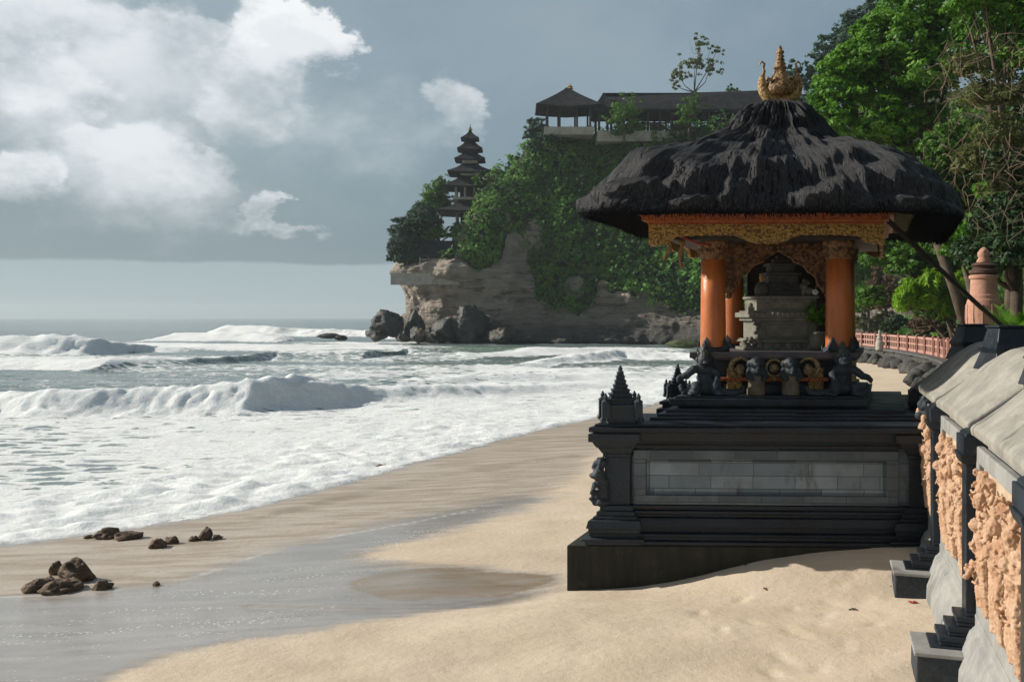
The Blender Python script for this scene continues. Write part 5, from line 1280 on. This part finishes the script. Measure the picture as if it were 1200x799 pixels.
def statues():
    G = 'carved guardians in front of the shrine core'
    # crouching crowned guardians at both corners
    for s, u, lab in [(1, 1.08, 'crouching dark stone guardian at the left corner, arm stretched towards the sea'), (-1, 2.72, 'crouching dark stone guardian at the right corner under the orange column')]:
        c = TC(u, .72, 1.686); X, Y, z = c.x, c.y, c.z; t = thing('guardian_statue', lab, 'statue', c, G)
        q_ = .84; k = lambda a, b_, h: (X+s*a*q_, Y+b_*q_, z+h*q_)
        figure('body', [(c_, tuple(x*q_ for x in r_)) for c_, r_ in [(k(.02, .03, .10), (.17, .13, .10)), (k(.03, .03, .24), (.12, .10, .14)), (k(.02, .0, .36), (.13, .10, .08)), (k(.02, -.05, .48), (.095, .10, .09)), (k(.02, -.12, .455), (.055, .05, .035)),
                        (k(-.035, -.10, .50), (.028, .03, .03)), (k(.075, -.10, .50), (.028, .03, .03)), (k(.02, 0, .56), (.09, .08, .05)), (k(-.08, -.01, .50), (.03, .03, .05)), (k(.12, -.01, .50), (.03, .03, .05)),
                        (k(-.12, -.10, .10), (.08, .10, .10)), (k(.15, -.10, .12), (.08, .09, .11)), (k(-.16, -.14, .03), (.08, .07, .035)), (k(.2, -.14, .03), (.07, .08, .035))]],
               [([k(.0, 0, .38), k(-.14, -.03, .36), k(-.25, -.04, .27), k(-.31, -.03, .26)], [.06, .05, .045, .04]), ([k(-.31, -.03, .26), k(-.36, -.04, .22), k(-.35, -.06, .18)], [.04, .03, .02]),
                ([k(.08, 0, .38), k(.19, -.06, .30), k(.17, -.14, .20)], [.055, .045, .04]), ([k(.1, -.02, .08), k(.26, -.10, .05), k(.40, -.12, .035), k(.52, -.10, .06), k(.55, -.08, .14)], [.06, .05, .04, .035, .02]),
                ([k(-.18, -.04, .06), k(-.28, -.06, .05), k(-.33, -.04, .12), k(-.29, -.05, .16)], [.05, .04, .03, .02]),
                ([k(.02, 0, .56), k(.02, .0, .66), k(.02, .01, .74)], [.07, .05, .012])], DARKST, t, .0115, ((.04, .018),))
        m = MB()
        m.lathe([(a*q_, c_*q_) for a, c_ in [(.085, .53), (.09, .56), (.07, .60), (.075, .62), (.05, .66), (.05, .68), (.012, .76)]], 14, (k(.02, 0, 0)[0], k(.02, 0, 0)[1], z), rib=.08, ribn=7)
        for a in (-.06, .10): m.tube([k(a, -.02, .55), k(a*1.2, -.02, .60), k(a, -.01, .635)], [.018, .012, .004], 6)
        m.build('crown', carved_mat('mossy_crown', (.07, .085, .065), (.03, .035, .03), 30) if 'mossy_crown' not in bpy.data.materials else bpy.data.materials['mossy_crown'], t, smooth=True)
    robe = stone_mat('tan_stone', (.15, .125, .085), (.085, .072, .055), 9, .85)
    for u, lab in [(1.70, 'small squatting stone figure left of the round gilded medallion'), (2.10, 'small squatting stone figure right of the round gilded medallion')]:
        c = TC(u, .72, 1.686); X, Y, z = c.x, c.y, c.z; t = thing('squatting_statue', lab, 'statue', c, G)
        figure('body', [((X, Y, z+.26), (.085, .085, .10)), ((X, Y-.02, z+.38), (.085, .08, .075)), ((X, Y-.08, z+.36), (.05, .04, .035)), ((X-.085, Y, z+.37), (.025, .03, .05)), ((X+.085, Y, z+.37), (.025, .03, .05)), ((X-.03, Y-.085, z+.395), .014), ((X+.03, Y-.085, z+.395), .014)],
               [([(X-.08, Y, z+.30), (X-.11, Y-.05, z+.22), (X-.05, Y-.09, z+.19)], [.035, .03, .025]), ([(X+.08, Y, z+.30), (X+.11, Y-.05, z+.22), (X+.05, Y-.09, z+.19)], [.035, .03, .025]), ([(X, Y-.09, z+.35), (X, Y-.115, z+.29), (X, Y-.10, z+.24)], [.025, .02, .015])], DARKST, t, .011, ((.03, .01),))
        m = MB(); m.lathe([(.10, 0), (.105, .02), (.10, .12), (.088, .22), (.06, .25)], 20, (X, Y, z), rib=.05, ribn=9); m.build('robe', robe, t, smooth=True)
statues()

def throne():
    TH = stone_mat('grey_carved_stone', (.15, .145, .12), (.22, .21, .17), 7, .85, .8, .3, (.06, .07, .05)); TD = stone_mat('dark_throne_stone', (.05, .05, .048), (.08, .08, .075), 7, .85)
    c = TC(1.86, 1.85, 2.186); t = thing('stone_throne', 'tiered grey stone throne standing inside the shrine', 'throne', c); X, Y = c.x, c.y
    yz = lambda y: CAMZ-(y-HZ)/F*12.45
    def b(m, w, d, y0, y1, tp=0, bt=0): m.box(X-w/2, X+w/2, Y-d/2, Y+d/2, yz(y0), yz(y1), top=tp, bot=bt)
    m = MB()
    for q in [(.98, .78, 411, 407), (.88, .70, 407, 401), (.96, .76, 401, 397, .03), (.80, .64, 397, 376), (.90, .70, 376, 372), (.99, .78, 372, 366), (.90, .7, 366, 364), (.76, .6, 364, 350), (.82, .64, 350, 347)]: b(m, *q)
    m.box(X-.26, X+.26, Y-.345, Y-.30, yz(394), yz(380)); m.box(X-.20, X+.20, Y-.32, Y-.29, yz(361), yz(353))
    rr = random.Random(5)
    for sx in (-1, 1):
        for k in range(26): m.ball((X+sx*(.40+rr.uniform(-.05, .12)), Y-.36+rr.uniform(-.03, .05), yz(409)+rr.uniform(0, .15)), rr.uniform(.02, .045), nu=7, nv=5)
        m.tube([(X+sx*.46, Y-.36, yz(409)), (X+sx*.54, Y-.38, yz(406)), (X+sx*.56, Y-.36, yz(400)), (X+sx*.5, Y-.36, yz(398))], [.05, .045, .03, .015], 8)
        for k in range(9): m.ball((X+sx*(.36+rr.uniform(0, .06)), Y-.33, yz(392)+k*.028), .026, nu=6, nv=5)
    for k in range(15): m.ball((X-.45+k*.0643, Y-.385, yz(368.5)), (.026, .025, .03), nu=7, nv=5)
    for k in range(5): m.ball((X-.28+k*.14, Y-.38, yz(406)), (.05, .03, .05), nu=8, nv=5)
    for sx in (-1, 1): m.box(X+sx*.47-.04, X+sx*.47+.04, Y-.40, Y-.32, yz(368), yz(360)); m.ball((X+sx*.47, Y-.36, yz(358)), .035, nu=7, nv=5)
    m.build('base', TH, t, bevel=.006)
    m = MB()
    for q in [(.50, .42, 347, 341), (.42, .36, 341, 336), (.52, .42, 336, 332, .02), (.38, .3, 332, 322), (.46, .36, 322, 319), (.30, .26, 319, 311), (.36, .3, 311, 308), (.20, .18, 308, 303), (.10, .1, 303, 299)]: b(m, *q)
    m.tube([(X-.13, Y-.22, yz(340)), (X, Y-.24, yz(336)), (X+.13, Y-.22, yz(340))], .02, 6)
    m.build('seat', TD, t, bevel=.006)
    z = yz(347)
    c2 = Vector((X-.29, Y-.20, yz(350)+.03)); t2 = thing('offering_urn', 'small dark urn with a gilded tip at the left of the stone throne', 'urn', c2)
    m = MB(); m.lathe([(.06, 0), (.085, .03), (.09, .10), (.07, .15), (.04, .18)], 18, c2); m.build('body', TD, t2, smooth=True)
    m = MB(); m.lathe([(.04, .18), (.02, .20), (.035, .23), (.02, .27), (.004, .31)], 12, c2); m.tube([(c2.x, c2.y, c2.z+.2), (c2.x+.04, c2.y, c2.z+.22), (c2.x+.05, c2.y, c2.z+.26)], [.015, .012, .004], 6); m.build('tip', GOLDC, t2, smooth=True)
    c3 = Vector((X+.30, Y-.20, yz(350)+.03)); t3 = thing('lion_figurine', 'small grey stone lion at the right of the stone throne', 'figurine', c3); a, b_, h = c3
    figure('body', [((a, b_, h+.06), (.09, .06, .055)), ((a-.06, b_-.02, h+.13), (.05, .05, .05)), ((a-.06, b_-.07, h+.12), (.03, .03, .025)), ((a-.05, b_, h+.19), (.03, .03, .03)), ((a+.0, b_, h+.17), (.03, .03, .03))],
           [([(a-.07, b_-.04, h+.08), (a-.08, b_-.05, h)], [.025, .02]), ([(a+.07, b_-.03, h+.06), (a+.08, b_-.04, h)], [.03, .02]), ([(a+.08, b_, h+.08), (a+.12, b_, h+.15), (a+.09, b_, h+.2)], [.02, .015, .01])], TH, t3, .01, ((.02, .008),))
    wm = stone_mat('white_petal', (.8, .8, .76), (.7, .7, .66), 9, .6); p = Vector((a+.05, b_-.14, h+.03)); m = MB(); t4 = thing('white_flower', 'single white flower lying beside the small stone lion', 'flower', p)
    for k in range(5): q = k*1.2566; m.ball((p.x+.022*math.cos(q), p.y+.01*math.sin(q), p.z+.02+.02*math.sin(q)), (.022, .012, .018), nu=8, nv=5)
    m.build('petal', wm, t4, smooth=True)
    p = TC(2.36, 1.45, 2.187); t5 = thing('potted_plant', 'small leafy green plant in a stone pot inside the shrine by the right column', 'plant', p)
    m = MB(); m.lathe([(.07, 0), (.10, .06), (.11, .2), (.12, .22), (.10, .24)], 16, p); m.build('pot', TH, t5, smooth=True)
    crown_mesh('foliage', [((p.x, p.y, p.z+.46), .15), ((p.x-.05, p.y-.03, p.z+.40), .11), ((p.x+.06, p.y, p.z+.36), .10)], 700, .05, LEAF['bright'], t5, cmin=10)
    for k in range(5):
        m = MB(); m.tube([(p.x, p.y, p.z+.2), (p.x+random.uniform(-.05, .05), p.y, p.z+.45)], .006, 5); m.build('stem', BARK, t5)
throne()

def shrine_small():
    CL = stone_mat('frayed_cloth', (.36, .22, .11), (.25, .13, .07), 12, .9); RC = stone_mat('red_cord', (.35, .05, .04), (.25, .04, .03), 9, .8)
    for i, (u, v, L, lab) in enumerate([(.66, .75, .24, 'shorter frayed tan cloth strip hanging under the left end of the gilded fascia'), (.79, .78, .33, 'longer frayed tan cloth strip hanging under the left end of the gilded fascia')]):
        c = TC(u, v, 3.52); m = MB(); vs, fs = [], []
        for k in range(9):
            f = k/8; w = .035*(1+.5*math.sin(k*1.7+i))*(1-.5*f); x = c.x+.03*math.sin(f*5+i)+.05*f*i; y = c.y+.02*math.cos(f*6)
            vs += [(x-w, y-.012, c.z-L*f), (x+w, y+.012, c.z-L*f), (x+w, y+.022, c.z-L*f), (x-w, y-.002, c.z-L*f)]
        for k in range(8): a = 4*k; fs += [(a+j, a+(j+1) % 4, a+4+(j+1) % 4, a+4+j) for j in range(4)]
        fs += [(3, 2, 1, 0), (32, 33, 34, 35)]; m.add(vs, fs); o = m.build('cloth_strip', CL, None, smooth=True); recenter(o, c); tag(o, lab, 'cloth', 'cloth strips hanging under the fascia')
    a, b_ = TC(.75, .72, 3.58), TC(1.25, .95, 3.46); m = MB(); m.tube([a, (a+b_)/2-Vector((0, 0, .04)), b_], .014, 6); o = m.build('tied_ribbon', RC, None, smooth=True); recenter(o, a); tag(o, 'red ribbon strung under the fascia to the left column', 'ribbon')
    p0, p1 = at(1040, 258, 11.6), at(1222, 424, 16.4); m = MB(); m.tube([p0, p0.lerp(p1, .5)-Vector((0, 0, .03)), p1], [.03, .034, .036], 10)
    p2 = Vector((p1.x, p1.y+.02, .6)); o = m.build('wooden_pole', DARKWOOD, None, smooth=True); recenter(o, p1); tag(o, 'thin dark pole slanting from the right end of the eave down into the bushes', 'pole')
shrine_small()

# ------------------------------------------------------------------ carved wall on the right
W0 = Vector((3.51, 7.34, 0)); WA = Vector((.3048, .9524, 0)); WN = Vector((-.9524, .3048, 0))
def TW(s, n, z): p = W0+WA*s+WN*n; return (p.x, p.y, z)
LIGHTST = stone_mat('pale_coping_stone', (.38, .36, .315), (.25, .24, .215), 3.2, .85, .9, .25, (.11, .105, .09), streak=1, bdist=.01)
LIGHTC = stone_mat('grey_concrete', (.34, .34, .325), (.24, .245, .24), 2.5, .88, .25, .25, (.13, .135, .125), streak=1, bdist=.004)
SANDST = stone_mat('orange_sandstone', (.60, .41, .28), (.46, .27, .165), 9, .85, .9, .25, (.30, .14, .07), bdist=.012)
SANDLT = stone_mat('cream_sandstone', (.58, .46, .34), (.48, .36, .25), 5, .85, .6, .25)
def wall():
    t = thing('garden_wall', 'long wall with pale sloping coping, black pilasters and orange carved reliefs', 'wall', TW(0, -.5, 0))
    PIL = [-7.2, -4.78, -2.37, 0.0, 2.37, 4.72]
    H0, H1 = .42, 1.66
    m = MB(); m.box(-7.5, 4.95, -1.0, -.02, -.4, 1.74, TW); m.build('wall', LIGHTC, t)
    m = MB()                                                           # battered plinth along the foot
    poly = [(-.02, -.5), (.21, -.5), (.19, .05), (.10, .30), (.06, .33), (.06, .42), (-.02, .42)]
    vs = []; fs = []
    for s in (-7.5, 4.9): vs += [TW(s, n, z) for n, z in poly]
    k = len(poly); fs = [tuple(range(k)), tuple(range(2*k-1, k-1, -1))]+[(i, k+i, k+(i+1) % k, (i+1) % k) for i in range(k)]
    m.add(vs, fs); m.build('plinth', LIGHTC, t, bevel=.012)
    for i in range(5):
        a, b_ = PIL[i]+.14, PIL[i+1]-.14
        m = MB(); m.box(a, a+.13, -.0, .055, H0, H1, TW); m.box(b_-.13, b_, -.0, .055, H0, H1, TW); m.box(a+.131, b_-.131, 0, .055, H0, H0+.12, TW); m.box(a+.131, b_-.131, 0, .055, H1-.12, H1, TW)
        m.build('panel_frame', LIGHTC, t, bevel=.01)
        if i < 1: continue
        a += .15; b_ -= .15; z0, z1 = H0+.14, H1-.14
        pn = MB(); pn.box(a-.01, b_+.01, -.01, .02, z0-.01, z1+.01, TW); pnl = pn.build('panel', SANDLT, t)
        # dense carving: stems, curled leaves and weathered figures standing proud of the slab
        rg = random.Random(40+i); m = MB(); L = b_-a; ncol = 6
        for c in range(ncol):
            s0 = a+L*(c+.5)/ncol; w = L/ncol*.30; zt = z1-rg.uniform(.0, .10)
            pts = [TW(s0+rg.uniform(-.02, .02), .03, z0+(zt-z0)*q/7) for q in range(8)]
            m.tube(pts, [w*rg.uniform(.5, .9) for _ in range(8)], 8)
            if c % 2 == 0:                                             # standing figure: legs, torso, head
                hf = rg.uniform(.0, .2); zc = z0+(z1-z0)*(.5+hf)
                m.ball(TW(s0, .08, zc), (w*.8, .075, .14)); m.ball(TW(s0, .11, zc+.21), (.05, .05, .06)); m.ball(TW(s0, .10, zc+.30), (.03, .035, .055)); m.ball(TW(s0, .13, zc+.05), (w*.6, .05, .05))
                m.tube([TW(s0-.03, .06, zc-.08), TW(s0-.04, .09, zc-.2), TW(s0-.03, .06, z0+.02)], [.05, .04, .03], 7); m.tube([TW(s0+.03, .06, zc-.08), TW(s0+.05, .09, zc-.2), TW(s0+.04, .06, z0+.02)], [.05, .04, .03], 7)
                m.tube([TW(s0-w*.7, .06, zc+.08), TW(s0-w*1.1, .10, zc-.0), TW(s0-w*.5, .12, zc+.06)], [.03, .026, .02], 6)
        for q in range(230):
            s_ = rg.uniform(a+.02, b_-.02); f = rg.random()**.6; s_ = a+L*(int(rg.random()*ncol)+.5)/ncol+rg.gauss(0, L*.025); zz = z0+.03+(z1-z0-.06)*f; r_ = rg.uniform(.008, .022)
            m.ball(TW(s_, rg.uniform(.03, .085), zz), (r_, r_, r_*rg.uniform(.7, 1.5)), nu=7, nv=5, jit=.12)
        for q in range(34):
            s_ = rg.uniform(a+.05, b_-.05); zz = rg.uniform(z0+.2, z1-.05); r_ = rg.uniform(.03, .05); aa = rg.uniform(0, 6)
            m.tube([TW(s_+r_*math.cos(aa+k)*(1-k*.12), .07+.012*k, zz+r_*math.sin(aa+k)*(1-k*.12)) for k in range(6)], [.016, .018, .017, .015, .012, .008], 6)
        if i == 2:
            for q in range(24): m.ball(TW(b_-.06-rg.uniform(0, .12), .07+rg.uniform(0, .10), z0+.25+rg.uniform(-.05, .06)), rg.uniform(.012, .024), nu=7, nv=5, jit=.1)
        rl = m.build('relief', SANDST, pnl, smooth=True)
        mo = rl.modifiers.new('r', 'REMESH'); mo.mode = 'VOXEL'; mo.voxel_size = .008; mo.use_smooth_shade = True
        tx = bpy.data.textures.new('carve', 'CLOUDS'); tx.noise_scale = .018; tx.noise_depth = 3; d = rl.modifiers.new('d', 'DISPLACE'); d.texture = tx; d.strength = .022; d.texture_coords = 'LOCAL'
    for j, s in enumerate(PIL):
        m = MB(); m.box(s-.11, s+.11, -.02, .12, .34, H1, TW); m.box(s-.17, s+.17, -.02, .17, H1-.14, H1-.07, TW, bot=.02); m.box(s-.19, s+.19, -.02, .15, H1-.07, H1+.06, TW)
        for k in range(4):                                             # stepped black foot running out on to the footing block
            e = .03+.06*k; m.box(s-.13-e*.2, s+.13+e*.2, -.02, .13+e+.03, .42-.075*(k+1), .42-.075*k-.03, TW); m.box(s-.12-e*.15, s+.12+e*.15, -.02, .09+e, .42-.075*k-.03, .42-.075*k, TW)
        pil = m.build('pilaster', BLACK, t, bevel=.008)
        m = MB(); m.box(s-.30, s+.2, -.05, .48, -.5, .125, TW, top=.008); fb = m.build('footing_block', DARKST, t, bevel=.012); m = MB(); m.box(s-.31, s+.21, -.05, .49, .118, .150, TW); m.build('lit_top', LIGHTC, fb, bevel=.008)  # dark stone colour for the shaded faces, pale slab added as lit top
        # recess and cap across the coping
        m = MB(); prof = [(.13, 1.70), (.13, 1.74), (-.15, 1.86), (-.36, 2.0), (-.52, 2.1), (-.70, 2.0), (-1.15, 1.78), (-1.15, 1.70)]
        vs = [TW(s-.16, n, z) for n, z in prof]+[TW(s+.16, n, z) for n, z in prof]; k = len(prof); m.add(vs, [tuple(range(k)), tuple(range(2*k-1, k-1, -1))]+[(q, k+q, k+(q+1) % k, (q+1) % k) for q in range(k)])
        c = Vector(TW(s, -.54, 0)); x, y = c.x, c.y
        for w0, w1, z0, z1 in [(.22, .17, 2.10, 2.26), (.17, .19, 2.26, 2.31), (.19, .15, 2.31, 2.37), (.15, .12, 2.37, 2.50), (.14, .14, 2.50, 2.525)]:
            m.add([(x-w0, y-w0, z0), (x+w0, y-w0, z0), (x+w0, y+w0, z0), (x-w0, y+w0, z0), (x-w1, y-w1, z1), (x+w1, y-w1, z1), (x+w1, y+w1, z1), (x-w1, y+w1, z1)], [(3, 2, 1, 0), (4, 5, 6, 7), (0, 1, 5, 4), (1, 2, 6, 5), (2, 3, 7, 6), (3, 0, 4, 7)])
        m.build('cap', BLACK, t, bevel=.01)
    # coping lids, one curved slab per bay
    for i in range(5):
        a, b_ = PIL[i]+.13, PIL[i+1]-.13; ns, nn = 40, 40
        S = np.linspace(0, 1, ns); prof = [(.06, 1.735), (.09, 1.74), (.10, 1.80), (.08, 1.825), (.02, 1.87), (-.12, 1.99), (-.30, 2.15), (-.45, 2.245), (-.54, 2.265), (-.64, 2.24), (-.8, 2.13), (-1.1, 1.90), (-1.25, 1.80), (-1.27, 1.70)]
        vs, fs = [], []
        for s_ in S:
            e = min(s_, 1-s_)*(b_-a); dz = -.05*(1-min(1, e/.30))**2+.05*math.sin(math.pi*s_); wv = .02*math.sin(s_*9+i)
            for n, z in prof:
                up = (z-1.7)/.55; vs.append(TW(a+(b_-a)*s_, n+(-.02 if e < .02 else 0), z+dz*up*1.6+wv*up*.4))
        k = len(prof)
        for q in range(ns-1): fs += [(q*k+j, q*k+(j+1) % k, (q+1)*k+(j+1) % k, (q+1)*k+j) for j in range(k)]
        fs += [tuple(range(k-1, -1, -1)), tuple((ns-1)*k+j for j in range(k))]
        m = MB(); m.add(vs, fs); m.build('coping', LIGHTST, t, bevel=.012)
    m = MB(); m.box(4.74, 4.80, -.02, .17, .36, 1.66, TW); m.build('edge_strip', LIGHTC, t)
wall()
class SM(MB):
    def lathe(s, prof, *a, **k): return MB.lathe(s, [(r*1.2, z) for r, z in prof], *a, **k)
def stupa():
    p = at(1153, 400, 17.0); X, Y = p.x, p.y; k = Y/F; Z = lambda y: CAMZ+(HZ-y)*k
    t = thing('brick_stupa', 'slender bell shaped pinkish brick stupa behind the wall coping', 'stupa', (X, Y, .8))
    BR = stone_mat('pink_brick', (.50, .28, .20), (.42, .22, .155), 5, .85, .6, .25, (.30, .15, .10), bdist=.008)
    m = SM(); m.lathe([(.34, .2), (.34, Z(445)), (.30, Z(444)), (.30, Z(436)), (.24, Z(413))], 32, (X, Y, 0)); m.build('pedestal', BR, t)
    m = SM(); m.lathe([(.17, Z(414)), (.19, Z(405)), (.225, Z(390)), (.24, Z(372)), (.238, Z(358)), (.222, Z(352)), (.205, Z(350)), (.20, Z(346)), (.185, Z(345)), (.178, Z(330)), (.176, Z(328)), (.20, Z(326)), (.20, Z(323)), (.17, Z(322))], 40, (X, Y, 0))
    for a in np.arange(0, 2*math.pi, math.pi/6): m.tube([(X+.245*math.cos(a), Y+.245*math.sin(a), Z(398)), (X+.291*math.cos(a), Y+.291*math.sin(a), Z(374)), (X+.283*math.cos(a), Y+.283*math.sin(a), Z(357))], .012, 6)
    m.build('bell', BR, t, smooth=False, bevel=0)
    m = SM(); m.lathe([(.15, Z(322)), (.195, Z(320)), (.20, Z(317)), (.14, Z(315)), (.15, Z(313)), (.18, Z(311)), (.12, Z(308))], 32, (X, Y, 0)); m.build('ring', stone_mat('dark_brown_ring', (.07, .04, .03), (.11, .06, .045), 8, .7), t)
    m = SM(); m.lathe([(.085, Z(309)), (.10, Z(306)), (.07, Z(302)), (.085, Z(300)), (.085, Z(296)), (.05, Z(292)), (.01, Z(289.5))], 24, (X, Y, 0)); m.ball((X-.03, Y-.05, Z(296)), (.05, .05, .055)); m.build('tip', BR, t, smooth=True)
stupa()

# ------------------------------------------------------------------ beach stones and scraps
BRST = stone_mat('brown_beach_stone', (.10, .062, .036), (.21, .15, .10), 7, .75, 1., .4, (.05, .032, .02), bdist=.03)
def beach_rocks():
    G = 'brown stones lying on the wet sand'
    for px, py, w, h, lab in [
        (88, 672, 24, 17, 'largest brown stone, topmost of the heap on the wet sand'), (74, 688, 32, 11, 'long low brown stone at the front of the heap'), (42, 688, 19, 10, 'leftmost brown stone of the heap, pitted and low'),
        (120, 687, 13, 8, 'small brown stone at the right end of the heap'), (66, 668, 9, 10, 'small rounded stone leaning on the topmost stone of the heap'), (58, 682, 10, 8, 'small stone wedged between the leftmost stone and the topmost stone'),
        (126, 626, 19, 8, 'dark brown stone left end of the long low pair near the foam'), (152, 628, 19, 6, 'flat reddish brown stone right end of the long low pair near the foam'), (104, 629, 8, 3, 'tiny flat stone just left of the long low pair near the foam'),
        (185, 638, 14, 7, 'brown stone with a ridged top between the long pair and the small trio'), (202, 634, 9, 6, 'small brown stone touching the ridged stone'),
        (241, 628, 12, 8, 'middle and tallest stone of the small trio'), (227, 632, 7, 4, 'pale small stone left in the small trio'), (255, 630, 6, 4, 'tiny stone right in the small trio'),
        (183, 684, 6, 3, 'single tiny stone alone on the sand right of the heap'), (446, 546, 7, 2.5, 'tiny dark stone at the edge of the foam')]:
        x, y, z = ground_hit(px, py+h*.45); k = y/F; s = px*.091+py*.013
        rock('stone', lab, (x, y, z+h*k*.38), (w*k*.95, w*k*.75, h*k*1.0), BRST, s, G, .42)
beach_rocks()
def scraps():
    RD = stone_mat('red_plastic', (.55, .05, .04), (.40, .04, .03), 12, .5); WD = stone_mat('driftwood', (.10, .07, .05), (.06, .045, .03), 12, .8)
    for px, py, s, lab in [(1076, 698, .13, 'crumpled red scrap lying beside the wall footing block'), (1070, 711, .07, 'small red shred on the sand below the crumpled red scrap')]:
        x, y, z = ground_hit(px, py); z += .02; m = MB(); vs, fs = [], []; n = 7; rr = random.Random(px)
        for j in range(n):
            for i in range(n): vs.append((x+s*(i/(n-1)-.5)+rr.uniform(-.01, .01), y+s*.6*(j/(n-1)-.5)+rr.uniform(-.01, .01), z+.02+rr.uniform(0, .03)*s/.13))
        N = n*n; vs += [(a, b_, c-.003) for a, b_, c in vs]
        for j in range(n-1):
            for i in range(n-1): a = j*n+i; fs += [(a, a+1, a+n+1, a+n), (N+a+n, N+a+n+1, N+a+1, N+a)]
        m.add(vs, fs); o = m.build('red_scrap', RD); recenter(o, (x, y, z)); tag(o, lab, 'scrap', 'red scraps on the sand')
    for px, py, L, lab in [(896, 692, .12, 'dark twig on the sand in front of the platform'), (1000, 716, .10, 'dark twig on the sand between the footprints and the wall'), (873, 664, .10, 'dark twig on the edge of the platform shadow'),
                           (850, 760, .08, 'short twig on the near sand below the footprints'), (1045, 690, .07, 'short twig beside the footing block')]:
        x, y, z = ground_hit(px, py); m = MB(); a = px*.37; d = Vector((math.cos(a), math.sin(a)*.6, .1)); p = Vector((x, y, z+.012)); m.tube([p-d*L/2, p+Vector((0, .01, .01)), p+d*L/2], [.006, .009, .004], 6); m.tube([p, p+Vector((.03, .02, .015))], [.005, .002], 5)
        o = m.build('twig', WD, None, smooth=True); recenter(o, p); tag(o, lab, 'twig', 'twigs on the sand')
scraps()

# ------------------------------------------------------------------ air
def haze():
    m = bpy.data.materials.new('sea_air'); m.use_nodes = True; nt = NT(m.node_tree); nt.n.clear()
    out = nt.n.new('ShaderNodeOutputMaterial'); v = nt.n.new('ShaderNodeVolumePrincipled')
    v.inputs['Color'].default_value = (.80, .90, .95, 1); v.inputs['Density'].default_value = .0003; v.inputs['Anisotropy'].default_value = .2
    nt.l.new(v.outputs[0], out.inputs['Volume'])
    b = MB(); b.box(-3600, 3600, -520, 3600, -6, 46); o = b.build('haze', m); o['kind'] = 'stuff'; o['label'] = 'thin sea haze in the air'; o['category'] = 'haze'
haze()
